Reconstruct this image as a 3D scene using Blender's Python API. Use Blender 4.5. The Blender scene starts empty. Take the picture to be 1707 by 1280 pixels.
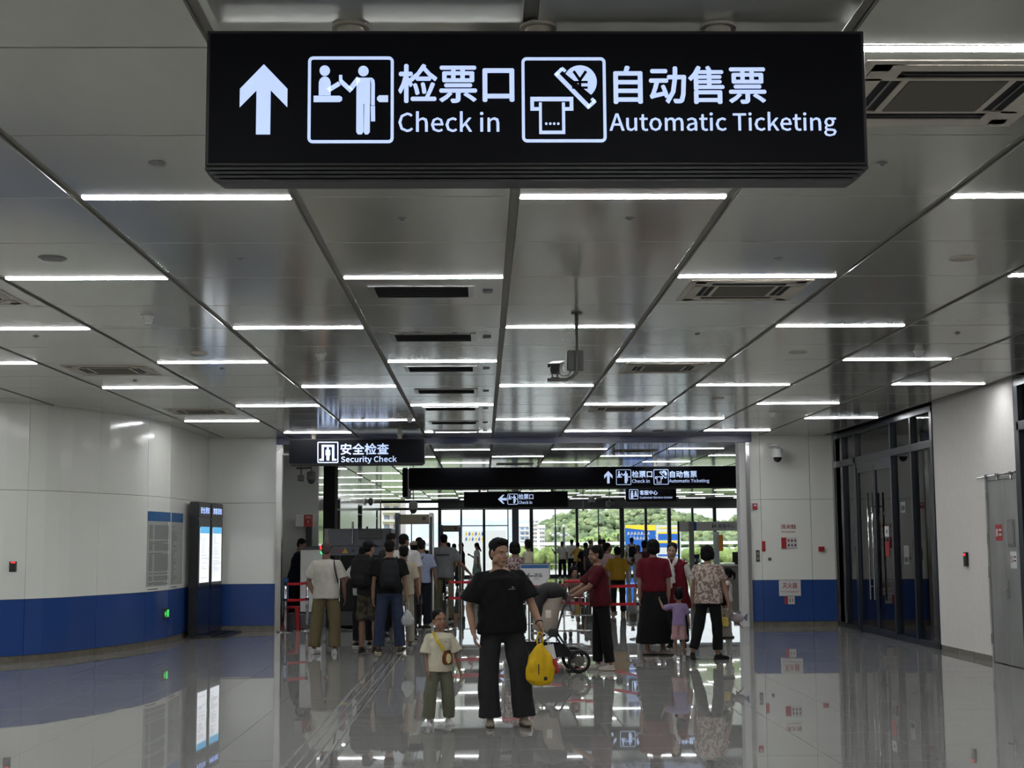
import bpy, bmesh, math, random
import numpy as np
from mathutils import Vector, Matrix, Quaternion, noise
random.seed(7)
S = bpy.context.scene
COL = S.collection
R = math.radians
# ------------------------------------------------------------------ camera
F, CX, CY, H = 2366.0, 853.5, 640.0, 1.66
_v = Vector((805-CX, -(905-CY), -F)).normalized()          # world +Y seen in camera axes
_t = (_v.x + .0047*_v.y)/(-_v.z)
_u = Vector((1, .0047, _t)); _u = (_u - _v*_u.dot(_v)).normalized()
_w = _u.cross(_v)
RC = Matrix((_u, _v, _w))                                   # camera axes -> world
cam_data = bpy.data.cameras.new('camera'); cam = bpy.data.objects.new('camera', cam_data)
COL.objects.link(cam); S.camera = cam
cam_data.sensor_width = 36; cam_data.lens = F*36/1707; cam_data.clip_end = 5000; cam_data.clip_start = .05
cam.matrix_world = Matrix.Translation((0, 0, H)) @ RC.to_4x4()
def ray(px, py):
    return RC @ Vector((px-CX, -(py-CY), -F))
def flr(px, py, z=0.0):
    d = ray(px, py); t = (z-H)/d.z
    return Vector((d.x*t, d.y*t, z))
def atY(px, py, Y):
    d = ray(px, py); t = Y/d.y
    return Vector((d.x*t, Y, H+d.z*t))
def X_at(px, Y, py=905): return atY(px, py, Y).x
# ------------------------------------------------------------------ world, sun, exposure
S.view_settings.view_transform = 'Standard'; S.view_settings.look = 'None'
S.view_settings.gamma = 1; S.view_settings.exposure = 0.0; S.view_settings.use_curve_mapping = False
S.cycles.max_bounces = 10; S.cycles.diffuse_bounces = 5; S.cycles.glossy_bounces = 6
S.cycles.transparent_max_bounces = 16; S.cycles.sample_clamp_indirect = 6; S.cycles.caustics_reflective = False
S.cycles.use_denoising = True
LAMP_E, SIGN_E, SKY_E, SUN_E = 80.0, 0.86, 1.4, 4.0
LAMP_FAR = 20.0
wd = bpy.data.worlds.new('sky'); S.world = wd; wd.use_nodes = True
nt = wd.node_tree; nt.nodes.clear()
o_ = nt.nodes.new('ShaderNodeOutputWorld'); b_ = nt.nodes.new('ShaderNodeBackground')
tc = nt.nodes.new('ShaderNodeTexCoord'); sx = nt.nodes.new('ShaderNodeSeparateXYZ'); cr = nt.nodes.new('ShaderNodeValToRGB')
ns = nt.nodes.new('ShaderNodeTexNoise'); ns.inputs['Scale'].default_value = 5; ns.inputs['Detail'].default_value = 5
mp = nt.nodes.new('ShaderNodeMapping'); mp.inputs['Scale'].default_value = (1, 1, 3.5)
r2 = nt.nodes.new('ShaderNodeValToRGB'); mx = nt.nodes.new('ShaderNodeMixRGB')
cr.color_ramp.elements[0].position = 0; cr.color_ramp.elements[0].color = (.93, .97, 1, 1)
cr.color_ramp.elements[1].position = .7; cr.color_ramp.elements[1].color = (.35, .58, .95, 1)
r2.color_ramp.elements[0].position = .42; r2.color_ramp.elements[1].position = .62
nt.links.new(tc.outputs['Generated'], sx.inputs[0]); nt.links.new(sx.outputs['Z'], cr.inputs[0])
nt.links.new(tc.outputs['Generated'], mp.inputs[0]); nt.links.new(mp.outputs[0], ns.inputs['Vector'])
nt.links.new(ns.outputs['Fac'], r2.inputs[0]); nt.links.new(r2.outputs[0], mx.inputs[0])
nt.links.new(cr.outputs[0], mx.inputs[1]); mx.inputs[2].default_value = (1, 1, 1, 1)
nt.links.new(mx.outputs[0], b_.inputs[0]); b_.inputs[1].default_value = SKY_E
nt.links.new(b_.outputs[0], o_.inputs[0])
sd = bpy.data.lights.new('sun', 'SUN'); sd.energy = SUN_E; sd.angle = R(1); sd.color = (1, .96, .9)
sun = bpy.data.objects.new('sun', sd); COL.objects.link(sun); sun.rotation_euler = (R(38), 0, R(-35))
# ------------------------------------------------------------------ materials
def lin(c):
    return tuple(((x/255)/12.92 if x/255 <= .04045 else ((x/255+.055)/1.055)**2.4) for x in c)
def mat(name, c, rough=.5, metal=0, emit=0, spec=.5, var=0, scale=8, bump=0, bscale=None, coat=0, alpha=None, sub=0, stretch=None, bdist=.01):
    m = bpy.data.materials.new(name); m.use_nodes = True; n = m.node_tree; p = n.nodes['Principled BSDF']
    col = (*lin(c), 1)
    p.inputs['Base Color'].default_value = col; p.inputs['Roughness'].default_value = rough
    p.inputs['Metallic'].default_value = metal; p.inputs['Specular IOR Level'].default_value = spec
    if coat: p.inputs['Coat Weight'].default_value = coat; p.inputs['Coat Roughness'].default_value = .05
    if sub: p.inputs['Subsurface Weight'].default_value = sub; p.inputs['Subsurface Radius'].default_value = (.02, .008, .004)
    if emit: p.inputs['Emission Color'].default_value = col; p.inputs['Emission Strength'].default_value = emit
    if var or bump:
        t = n.nodes.new('ShaderNodeTexCoord'); q = n.nodes.new('ShaderNodeMapping'); n.links.new(t.outputs['Object'], q.inputs[0])
        if stretch: q.inputs['Scale'].default_value = stretch
    if var:
        k = n.nodes.new('ShaderNodeTexNoise'); k.inputs['Scale'].default_value = scale; k.inputs['Detail'].default_value = 6
        r = n.nodes.new('ShaderNodeValToRGB'); n.links.new(q.outputs[0], k.inputs['Vector']); n.links.new(k.outputs['Fac'], r.inputs[0])
        r.color_ramp.elements[0].position = .3; r.color_ramp.elements[1].position = .7
        r.color_ramp.elements[0].color = (*[max(0, x*(1-var)) for x in col[:3]], 1)
        r.color_ramp.elements[1].color = (*[min(1, x*(1+var)) for x in col[:3]], 1)
        n.links.new(r.outputs[0], p.inputs['Base Color'])
    if bump:
        k = n.nodes.new('ShaderNodeTexNoise'); k.inputs['Scale'].default_value = bscale or scale; k.inputs['Detail'].default_value = 3
        n.links.new(q.outputs[0], k.inputs['Vector'])
        bb = n.nodes.new('ShaderNodeBump'); bb.inputs['Strength'].default_value = bump; bb.inputs['Distance'].default_value = bdist
        n.links.new(k.outputs['Fac'], bb.inputs['Height']); n.links.new(bb.outputs[0], p.inputs['Normal'])
    return m
def glass_mat(name, tint=(1, 1, 1), ior=1.45, rough=0.0, t=1.0):
    m = bpy.data.materials.new(name); m.use_nodes = True; n = m.node_tree; n.nodes.clear()
    o = n.nodes.new('ShaderNodeOutputMaterial'); g = n.nodes.new('ShaderNodeBsdfGlossy'); a = n.nodes.new('ShaderNodeBsdfTransparent')
    f = n.nodes.new('ShaderNodeFresnel'); f.inputs['IOR'].default_value = ior; x = n.nodes.new('ShaderNodeMixShader')
    g.inputs['Roughness'].default_value = rough; a.inputs['Color'].default_value = (*tint, 1)
    n.links.new(f.outputs[0], x.inputs[0]); n.links.new(a.outputs[0], x.inputs[1]); n.links.new(g.outputs[0], x.inputs[2])
    n.links.new(x.outputs[0], o.inputs[0]); return m
M = {}
M['tile'] = mat('polished_stone', (138, 137, 134), .018, spec=.62, var=.10, scale=5, bump=.03, bscale=1.8, bdist=.003)
M['grout'] = mat('grout', (70, 70, 68), .7)
M['panel'] = mat('ceiling_panel', (204, 204, 194), .13, metal=.4, spec=.8, bump=.10, bscale=1.6, bdist=.004, stretch=(2.2, .6, 1), var=.02, scale=2)
M['void'] = mat('ceiling_void', (34, 33, 32), .8)
M['rail'] = mat('ceiling_channel', (118, 115, 106), .5)
M['lamp_far'] = mat('far_lamp_diffuser', (250, 252, 255), .5, emit=LAMP_FAR)
M['lamp'] = mat('lamp_diffuser', (250, 252, 255), .5, emit=LAMP_E)
M['wall_w'] = mat('enamel_panel_white', (224, 225, 217), .13, spec=.5, bump=.04, bscale=1.2, bdist=.004)
M['wall_b'] = mat('enamel_panel_blue', (38, 68, 128), .16, spec=.5, bump=.04, bscale=1.2, bdist=.004)
M['plaster'] = mat('white_plaster', (206, 203, 198), .75, var=.03, scale=14, bump=.1, bscale=60, bdist=.002)
M['skirt'] = mat('stone_baseboard', (104, 98, 86), .3, var=.25, scale=9)
M['steel'] = mat('brushed_steel', (168, 168, 165), .22, metal=1, var=.08, scale=6, stretch=(1, 1, .2))
M['chrome'] = mat('chrome', (200, 200, 200), .12, metal=1)
M['door'] = mat('steel_door', (150, 151, 148), .32, metal=.45, var=.15, scale=3, stretch=(1, 1, .3), bump=.05, bscale=3)
M['navy'] = mat('navy_aluminium', (15, 22, 34), .3, metal=.1)
M['beam'] = mat('blue_beam', (18, 34, 84), .25)
M['dkframe'] = mat('dark_window_frame', (30, 36, 38), .4, metal=.3)
M['fascia'] = mat('dark_green_fascia', (20, 30, 28), .35)
M['signblk'] = mat('sign_black', (4, 5, 12), .5, spec=.12)
M['signcase'] = mat('sign_case', (11, 11, 13), .45)
M['glyph'] = mat('lit_glyph', (188, 207, 246), .5, emit=SIGN_E)
M['black'] = mat('black_plastic', (16, 16, 17), .35)
M['matblack'] = mat('matt_black', (10, 10, 11), .8)
M['kiosk'] = mat('kiosk_shell', (14, 15, 18), .22, spec=.5)
M['kioskn'] = mat('kiosk_lower_door', (22, 32, 58), .25)
M['screen'] = mat('lit_poster', (236, 240, 246), .3, emit=.95)
M['screenb'] = mat('lit_poster_header', (90, 176, 226), .3, emit=.8)
M['grey'] = mat('grey_plastic', (120, 120, 118), .45)
M['greyd'] = mat('dark_grey_paint', (70, 74, 82), .4)
M['camgrey'] = mat('camera_grey', (84, 85, 80), .45)
M['white'] = mat('white_plastic', (205, 205, 202), .4)
M['offw'] = mat('off_white_print', (196, 196, 194), .5)
M['grille'] = mat('cassette_grille', (98, 94, 82), .7, bump=.3, bscale=150)
M['cass'] = mat('cassette_frame', (196, 190, 176), .5)
M['gate'] = mat('gate_header', (104, 96, 74), .45)
M['gloss'] = mat('glossy_white_cladding', (196, 198, 192), .05, spec=.7)
M['red'] = mat('red_belt', (170, 16, 30), .6)
M['redp'] = mat('red_plastic', (158, 24, 34), .4)
M['blue'] = mat('blue_print', (24, 84, 136), .45)
M['green'] = mat('lit_green', (60, 200, 90), .4, emit=1.0)
M['ledred'] = mat('led_red', (255, 50, 50), .4, emit=1.6)
M['ledgreen'] = mat('led_green', (60, 240, 150), .4, emit=1.2)
M['ink'] = mat('dark_ink', (44, 48, 56), .6)
M['inkred'] = mat('red_ink', (140, 30, 40), .6)
M['glass'] = glass_mat('clear_glass', (.93, .96, .96))
M['glassd'] = glass_mat('door_glass', (.72, .78, .78), ior=1.6)
# ------------------------------------------------------------------ mesh builder
WORK = bpy.data.scenes.new('workbench')          # scratch scene: modifiers are baked here, then it is removed
def bake(o):
    WORK.collection.objects.link(o); vl = WORK.view_layers[0]; vl.update()
    me = bpy.data.meshes.new_from_object(o.evaluated_get(vl.depsgraph)); bpy.data.objects.remove(o); return me
class MB:
    def __init__(s): s.v = []; s.f = []
    def add(s, vs, fs):
        b = len(s.v); s.v += [tuple(x) for x in vs]; s.f += [tuple(b+i for i in f) for f in fs]; return s
    def box(s, x0, x1, y0, y1, z0, z1):
        return s.add([(x0,y0,z0),(x1,y0,z0),(x1,y1,z0),(x0,y1,z0),(x0,y0,z1),(x1,y0,z1),(x1,y1,z1),(x0,y1,z1)],
            [(0,3,2,1),(4,5,6,7),(0,1,5,4),(1,2,6,5),(2,3,7,6),(3,0,4,7)])
    def bbox(s, x0, x1, y0, y1, z0, z1, b=.01):
        """box with chamfered edges"""
        bm = bmesh.new(); bmesh.ops.create_cube(bm, size=1)
        for v in bm.verts:
            v.co = Vector(((x0+x1)/2+v.co.x*(x1-x0), (y0+y1)/2+v.co.y*(y1-y0), (z0+z1)/2+v.co.z*(z1-z0)))
        bmesh.ops.bevel(bm, geom=bm.edges[:], offset=b, segments=2, affect='EDGES', profile=.5)
        bm.verts.index_update(); s.add([v.co[:] for v in bm.verts], [[v.index for v in f.verts] for f in bm.faces]); bm.free(); return s
    def cone(s, p0, p1, r0, r1, n=12, caps=True):
        p0, p1 = Vector(p0), Vector(p1); d = (p1-p0)
        if d.length < 1e-6: return s
        q = d.normalized().to_track_quat('Z', 'Y'); vs = []
        for p, r in ((p0, r0), (p1, r1)):
            for i in range(n):
                a = 2*math.pi*i/n; vs.append(p + q @ Vector((r*math.cos(a), r*math.sin(a), 0)))
        fs = [(i, (i+1) % n, n+(i+1) % n, n+i) for i in range(n)]
        if caps: fs += [tuple(range(n))[::-1], tuple(range(n, 2*n))]
        return s.add(vs, fs)
    def cyl(s, p0, p1, r, n=12): return s.cone(p0, p1, r, r, n)
    def tube(s, pts, r, n=8):
        rs = r if isinstance(r, (list, tuple)) else [r]*len(pts); pts = [Vector(p) for p in pts]; vs = []
        prev = None
        for i, p in enumerate(pts):
            d = (pts[min(i+1, len(pts)-1)]-pts[max(i-1, 0)]).normalized()
            if prev is None: q = d.to_track_quat('Z', 'Y')
            else: q = prev[0].rotation_difference(d) @ prev[1]
            prev = (d, q)
            for k in range(n):
                a = 2*math.pi*k/n; vs.append(p + q @ Vector((rs[i]*math.cos(a), rs[i]*math.sin(a), 0)))
        fs = []
        for i in range(len(pts)-1):
            for k in range(n): fs.append((i*n+k, i*n+(k+1) % n, (i+1)*n+(k+1) % n, (i+1)*n+k))
        fs += [tuple(range(n))[::-1], tuple(range((len(pts)-1)*n, len(pts)*n))]
        return s.add(vs, fs)
    def rings(s, rings, n=20, mtx=None):
        """rings: (cx, cy, z, rx, ry) stacked"""
        vs = []
        for (cx, cy, z, rx, ry) in rings:
            for k in range(n):
                a = 2*math.pi*k/n; c, q = math.cos(a), math.sin(a)
                vs.append(Vector((cx+rx*math.copysign(abs(c)**.85, c), cy+ry*math.copysign(abs(q)**.85, q), z)))
        if mtx: vs = [mtx(v) for v in vs]
        fs = []
        for i in range(len(rings)-1):
            for k in range(n): fs.append((i*n+k, i*n+(k+1) % n, (i+1)*n+(k+1) % n, (i+1)*n+k))
        fs += [tuple(range(n))[::-1], tuple(range((len(rings)-1)*n, len(rings)*n))]
        return s.add(vs, fs)
    def ell(s, c, r, mtx=None, u=14, v=9):
        c = Vector(c); r = r if isinstance(r, (tuple, list)) else (r, r, r)
        vs = [Vector((0, 0, -1))]
        for j in range(1, v):
            a = -math.pi/2+math.pi*j/v
            for i in range(u):
                b = 2*math.pi*i/u; vs.append(Vector((math.cos(a)*math.cos(b), math.cos(a)*math.sin(b), math.sin(a))))
        vs.append(Vector((0, 0, 1)))
        vs = [c + Vector((w.x*r[0], w.y*r[1], w.z*r[2])) for w in vs]
        if mtx: vs = [mtx(w) for w in vs]
        fs = [(0, 1+(i+1) % u, 1+i) for i in range(u)]
        for j in range(v-2):
            for i in range(u):
                a = 1+j*u+i; b = 1+j*u+(i+1) % u; fs.append((a, b, b+u, a+u))
        L = len(vs)-1; k = 1+(v-2)*u
        fs += [(k+i, k+(i+1) % u, L) for i in range(u)]
        return s.add(vs, fs)
    def prism(s, poly, f, d):
        """poly: 2-D points, f maps (a,b)->Vector, d: thickness vector"""
        d = Vector(d); a = [Vector(f(*p)) for p in poly]; n = len(a)
        return s.add(a+[p+d for p in a], [tuple(range(n)), tuple(range(n, 2*n))[::-1]]+[(i, i+n, (i+1) % n+n, (i+1) % n) for i in range(n)])
INV = {}
def mesh_of(name, mb, inv=None, smooth=False):
    me = bpy.data.meshes.new(name)
    vs = mb.v if inv is None else [(inv @ Vector(v))[:] for v in mb.v]
    me.from_pydata(vs, [], mb.f); me.validate()
    bm = bmesh.new(); bm.from_mesh(me); bmesh.ops.recalc_face_normals(bm, faces=bm.faces); bm.to_mesh(me); bm.free()
    if smooth: me.shade_smooth()
    return me
def tag(o, label=None, cat=None, group=None, kind=None):
    if label: o['label'] = label
    if cat: o['category'] = cat
    if group: o['group'] = group
    if kind: o['kind'] = kind
    return o
def thing(name, label, cat, loc=(0, 0, 0), rz=0, group=None):
    o = bpy.data.objects.new(name, None); COL.objects.link(o); o.empty_display_size = .1
    o.location = loc; o.rotation_euler = (0, 0, rz); tag(o, label, cat, group)
    INV[o.name] = (Matrix.Translation(Vector(loc)) @ Matrix.Rotation(rz, 4, 'Z')).inverted(); return o
def part(name, mb, m, parent, smooth=False, local=False, label=None):
    """mesh given in world coordinates (local=True: in the thing's own) under a thing or a part"""
    inv = INV[parent.name]
    me = mb if isinstance(mb, bpy.types.Mesh) else mesh_of(name, mb, None if local else inv, smooth)
    if not me.materials: me.materials.append(m)
    o = bpy.data.objects.new(name, me); COL.objects.link(o); o.parent = parent; INV[o.name] = inv
    if label: o['label'] = label
    return o
def solo(name, mb, m, label, cat, loc=None, rz=0, group=None, smooth=False, kind=None):
    """a thing that is one mesh, origin at its base"""
    if loc is None:
        xs, ys, zs = zip(*mb.v); loc = ((min(xs)+max(xs))/2, (min(ys)+max(ys))/2, min(zs))
    inv = (Matrix.Translation(Vector(loc)) @ Matrix.Rotation(rz, 4, 'Z')).inverted()
    me = mesh_of(name, mb, inv, smooth); me.materials.append(m)
    o = bpy.data.objects.new(name, me); COL.objects.link(o); o.location = loc; o.rotation_euler = (0, 0, rz)
    INV[o.name] = inv; return tag(o, label, cat, group, kind)
def struct(name, mb, m, parent=None, smooth=False):
    me = mesh_of(name, mb, None, smooth); me.materials.append(m)
    o = bpy.data.objects.new(name, me); COL.objects.link(o); INV[o.name] = Matrix.Identity(4)
    if parent: o.parent = parent
    else: o['kind'] = 'structure'
    return o
def inst(name, me, loc, parent=None, rot=(0, 0, 0)):
    o = bpy.data.objects.new(name, me); COL.objects.link(o); o.location = loc; o.rotation_euler = rot
    if parent: o.parent = parent
    return o
def copy_tree(o, parent=None):
    c = o.copy(); COL.objects.link(c); c.parent = parent
    for ch in list(o.children): copy_tree(ch, c)
    return c
FNT = None
try: FNT = bpy.data.fonts.load(bpy.utils.system_resource('DATAFILES', path='fonts')+'/Noto Sans CJK Regular.woff2')   # Blender's own interface font
except Exception: FNT = None
def text_mb(body, x0, x1, z0, z1, y, depth=.004, bold=.012, fn=None):
    """lettering fitted to a rectangle in the XZ plane facing -Y; fn maps (a,b,c)->Vector"""
    cjk = any(ord(ch) > 0x2e80 for ch in body)
    c = bpy.data.curves.new('t', 'FONT'); c.body = body; c.resolution_u = 2
    if FNT and not cjk: c.font = FNT
    me = bake(bpy.data.objects.new('t', c))
    xs = [v.co.x for v in me.vertices]; ys = [v.co.y for v in me.vertices]
    ax, bx, ay, by = min(xs), max(xs), min(ys), max(ys); mb = MB(); fs = [tuple(p.vertices) for p in me.polygons]
    P = [((v.co.x-ax)/(bx-ax), (v.co.y-ay)/(by-ay)) for v in me.vertices]
    fn = fn or (lambda a, b, c: Vector((a, c, b)))
    w = (z1-z0)*bold*(.95 if cjk else .9)            # stroke weight: the same outline laid a hair to each side
    for i, (dx, dz) in enumerate(((0, 0), (-1, 0), (1, 0), (0, 1), (0, -1))):
        mb.add([fn(x0+w+a*(x1-x0-2*w)+dx*w, z0+w+b*(z1-z0-2*w)+dz*w, y-depth-i*.00008) for a, b in P], fs)
    bpy.data.curves.remove(c); bpy.data.meshes.remove(me)
    return mb
# ------------------------------------------------------------------ SETTING
CZ = 3.73                                    # ceiling height
MODX, MODY, CX0, RY0 = 1.31, 1.295, .20, 5.78
YP, YG = 27.9, 70.0                          # portal wall, far glass wall
XR, XL = 6.95, -12.0
colx = lambda k: CX0+MODX*(k-3)              # grid line L_k
rowy = lambda j: RY0+MODY*j
# floor
floor = struct('floor', MB().box(XL, 14, -8, YP+.4, -.3, -.004).box(-5.3, 14, YP+.4, YG+.3, -.3, -.004), M['grout'])
TS = .8; tx0, ty0 = -2.13-TS*20, 11.73-TS*30
tm = MB(); g = .0018
tm.box(-TS/2+g, TS/2-g, -TS/2+g, TS/2-g, -.012, 0)
tile_me = mesh_of('tile', tm); tile_me.materials.append(M['tile'])
field = MB(); cnt = 0
for a in range(60):
    for b in range(120):
        x, y = tx0+TS*(a+.5), ty0+TS*(b+.5)
        if x < XL+.3 or x > 13.7 or y < -7.6 or y > YG-.2: continue
        if y > YP+.2 and x < -5.4: continue
        if 10.0 < y < 18.4 and abs(x-.02*y) < .375*y+.5 and -9 < x < XR-.2:
            inst('tile', tile_me, (x, y, 0), floor, (random.uniform(-1, 1)*.0006, random.uniform(-1, 1)*.0006, 0)); cnt += 1
        else:
            t1, t2 = random.uniform(-1, 1)*.0006*TS, random.uniform(-1, 1)*.0006*TS
            X0, X1, Y0, Y1 = x-TS/2+g, x+TS/2-g, y-TS/2+g, y+TS/2-g
            field.add([(X0, Y0, -t1-t2), (X1, Y0, t1-t2), (X1, Y1, t1+t2), (X0, Y1, -t1+t2)], [(0, 1, 2, 3)])
o = struct('tile_field', field, M['tile'], floor); o['kind'] = 'stuff'
# tactile strip: four raised steel bars with cross knurls
tac = thing('tactile_strip', 'four parallel steel guide bars let into the grey floor, running to the queue', 'guide strip', (-1.37, 16, 0))
for i in range(4):
    x = -1.50+i*.088
    part('guide_bar', MB().add([(x-.017, 9, 0), (x+.017, 9, 0), (x+.012, 9, .006), (x-.012, 9, .006), (x-.017, 27, 0), (x+.017, 27, 0), (x+.012, 27, .006), (x-.012, 27, .006)],
        [(0, 1, 2, 3), (4, 7, 6, 5), (3, 2, 6, 7), (0, 3, 7, 4), (1, 5, 6, 2)]), bpy.data.materials.get('guide_bar_steel') or mat('guide_bar_steel', (104, 102, 97), .24, metal=.8), tac)
# ceiling
ceil = struct('ceiling', MB().box(XL, 14, -8, YP+.4, CZ+.07, CZ+.3).box(-5.3, 14, YP+.4, YG+.3, CZ+.07, CZ+.3), M['void'])
pm = MB(); w, d = MODX/2-.028, MODY/2-.009
pm.bbox(-w, w, -d, d, 0, .03, .004)
panel_me = mesh_of('ceiling_panel', pm); panel_me.materials.append(M['panel'])
lamp_rows = {}
def has_lamp(k, j):                          # lamp on row line j between L_k and L_k+1
    return j % 2 == 0 and ((k % 2 == 1) if j % 4 == 2 else (k % 2 == 0))
pf = MB(); n_p = 0
for k in range(-9, 15):
    for j in range(-11, 50):
        xc, yc = colx(k)+MODX/2, rowy(j)+MODY/2
        if xc < XL or yc > YG-.3: continue
        if xc+MODX/2 > XR+.3 and yc < YP: continue
        if yc > YP and (xc < -5.2 or xc > 13.4): continue
        if abs(yc-YP) < MODY*.5:
            pass
        if 4.2 < yc < 25 and abs(xc-.02*yc) < .375*yc+.9:
            inst('ceiling_panel', panel_me, (xc, yc, CZ), ceil, (random.uniform(-1, 1)*.0011, random.uniform(-1, 1)*.0011, 0)); n_p += 1
        else: pf.box(xc-w, xc+w, yc-d, yc+d, CZ, CZ+.03)
o = struct('panel_field', pf, M['panel'], ceil); o['kind'] = 'stuff'
ch = MB()
for k in range(-9, 16):
    x = colx(k)
    for y0, y1 in ((-7, YP), (YP+.3, YG)):
        if x < XL or (y0 < 0 and x > XR) or (y0 > 0 and (x < -5.0 or x > 13.4)): continue
        ch = MB(); ch.box(x-.026, x-.020, y0, y1, CZ+.004, CZ+.06); ch.box(x+.020, x+.026, y0, y1, CZ+.004, CZ+.06); ch.box(x-.02, x+.02, y0, y1, CZ+.014, CZ+.03)
        struct('ceiling_channel', ch, M['rail'], ceil)
# light strips
ORD = ['first', 'second', 'third', 'fourth', 'fifth', 'sixth', 'seventh', 'eighth', 'ninth', 'tenth', 'eleventh', 'twelfth', 'thirteenth', 'fourteenth', 'fifteenth', 'sixteenth', 'seventeenth', 'eighteenth', 'nineteenth', 'twentieth']
hm = MB().box(-MODX/2+.03, MODX/2-.03, -.032, .032, -.003, .03); dm = MB().bbox(-MODX/2+.035, MODX/2-.035, -.0275, .0275, -.007, .004, .002)
hm_me = mesh_of('housing', hm); hm_me.materials.append(M['white']); dm_me = mesh_of('diffuser', dm); dm_me.materials.append(M['lamp'])
df_me = dm_me.copy(); df_me.materials[0] = M['lamp_far']
def proj(p):
    q = RC.transposed() @ (Vector(p)-Vector((0, 0, H))); 
    return (CX+q.x/-q.z*F, CY-q.y/-q.z*F) if q.z < 0 else (-9999, -9999)
near_rows = 0; far_rows = -1
for j in range(-10, 49, 2):
    y = rowy(j); row = []
    if abs(y-YP) < .5: continue
    for k in range(-9, 14):
        if not has_lamp(k, j): continue
        x = colx(k)+MODX/2
        if x-MODX/2 < XL or (y < YP and x+MODX/2 > XR+.15) or (y > YP and (x-MODX/2 < -5.1 or x > 12.8)): continue
        if y < 21.5 and y > 19 and x < -6.3: continue
        if y > 20 and y < YP and x < -5.4: continue
        row.append(x)
    vis = [x for x in row if y > 4 and proj((x+MODX/2, y, CZ))[0] > 0 and proj((x-MODX/2, y, CZ))[0] < 1707]
    if y > 4 and y < YP: near_rows += 1
    if y > YP: far_rows += 1
    for x in row:
        t = thing('light_strip', 'x', 'ceiling light', (x, y, CZ))
        if x in vis and y < YP:
            q = vis.index(x); n = len(vis)
            pos = 'only one' if n == 1 else (ORD[q]+' from the left')
            t['label'] = 'slim white light strip, %s in the %s lit row from the camera' % (pos, ORD[near_rows-1])
            t['group'] = 'light strips before the blue beam'
        elif y < YP: t['label'] = 'slim white light strip in the ceiling behind the camera'; t['group'] = 'light strips behind the camera'
        else:
            rr = [v for v in row]; t['label'] = 'white light strip beyond the blue beam, %s from the left in far hall row %s' % (ORD[rr.index(x)], ORD[min(19, far_rows)]); t['group'] = 'light strips of the far hall'
        for nm, me in (('housing', hm_me), ('diffuser', dm_me)):
            c = inst(nm, df_me if (nm == 'diffuser' and y > YP) else me, (0, 0, 0), t)
# cassettes
def cassette(x, y, label):
    t = thing('air_conditioner', label, 'air conditioner', (x, y, CZ), 0, 'square ceiling cassettes'); s = .49
    m = MB(); m.box(-s, s, -s, -.44, -.006, 0); m.box(-s, s, .44, s, -.006, 0); m.box(-s, -.44, -.44, .44, -.006, 0); m.box(.44, s, -.44, .44, -.006, 0)
    for a, b in ((.26, .36),):
        m.box(-.44, .44, a-.03, a, -.009, 0); m.box(-.44, .44, b, .44, -.009, 0); m.box(-.44, .44, -.26, -.23, -.009, 0); m.box(-.44, .44, -.44, -.36, -.009, 0)
        m.box(a-.03, a, -.23, .23, -.009, 0); m.box(b, .44, -.44, .44, -.009, 0); m.box(-a, -.23, -.23, .23, -.009, 0); m.box(-.44, -b, -.44, .44, -.009, 0)
        m.box(-.44, -.3, .26, .44, -.0088, 0); m.box(.3, .44, .26, .44, -.0088, 0); m.box(-.44, -.3, -.44, -.26, -.0088, 0); m.box(.3, .44, -.44, -.26, -.0088, 0)
    part('frame', m, M['cass'], t, local=True)
    part('grille', MB().bbox(-.225, .225, -.225, .225, -.012, -.002, .004), M['grille'], t, local=True)
    for dx, dy, a, b in ((0, .31, .3, .05), (0, -.31, .3, .05), (.31, 0, .05, .3), (-.31, 0, .05, .3)):
        part('air_slot', MB().box(dx-a, dx+a, dy-b, dy+b, -.003, .0), M['matblack'], t, local=True)
        v = MB(); v.add([(dx-a, dy-b*.1-.004, -.0085), (dx+a, dy-b*.1-.004, -.0085), (dx+a, dy+b*.1+.004, -.006), (dx-a, dy+b*.1+.004, -.004)] if a > b else
                        [(dx-.009, dy-b, -.0085), (dx-.009, dy+b, -.0085), (dx+.009, dy+b, -.004), (dx+.009, dy-b, -.004)], [(0, 1, 2, 3)])
        part('louvre', v, M['grey'], t, local=True)
for k, j, l in ((4, .45, 'large square ceiling cassette right of the big hanging sign'), (4, 4.45, 'square ceiling cassette with red glow, right of centre, mid distance'),
                (4, 8.5, 'square ceiling cassette right of the hanging camera'), (4, 12.5, 'small square ceiling cassette just before the blue beam, right of centre'),
                (-1, 8.5, 'square ceiling cassette above the left wall'), (-1, 12.6, 'square ceiling cassette over the black kiosks at left'),
                (-1, 4.5, 'square ceiling cassette cut by the left edge of the view')):
    cassette(colx(k)+MODX/2, rowy(j)+.05, l)
for k, j in ((5, 20.5), (3, 24.5)):
    cassette(colx(k)+MODX/2, rowy(j), 'square ceiling cassette in the far hall, ' + ('right of centre' if k == 5 else 'near its middle'))
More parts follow.
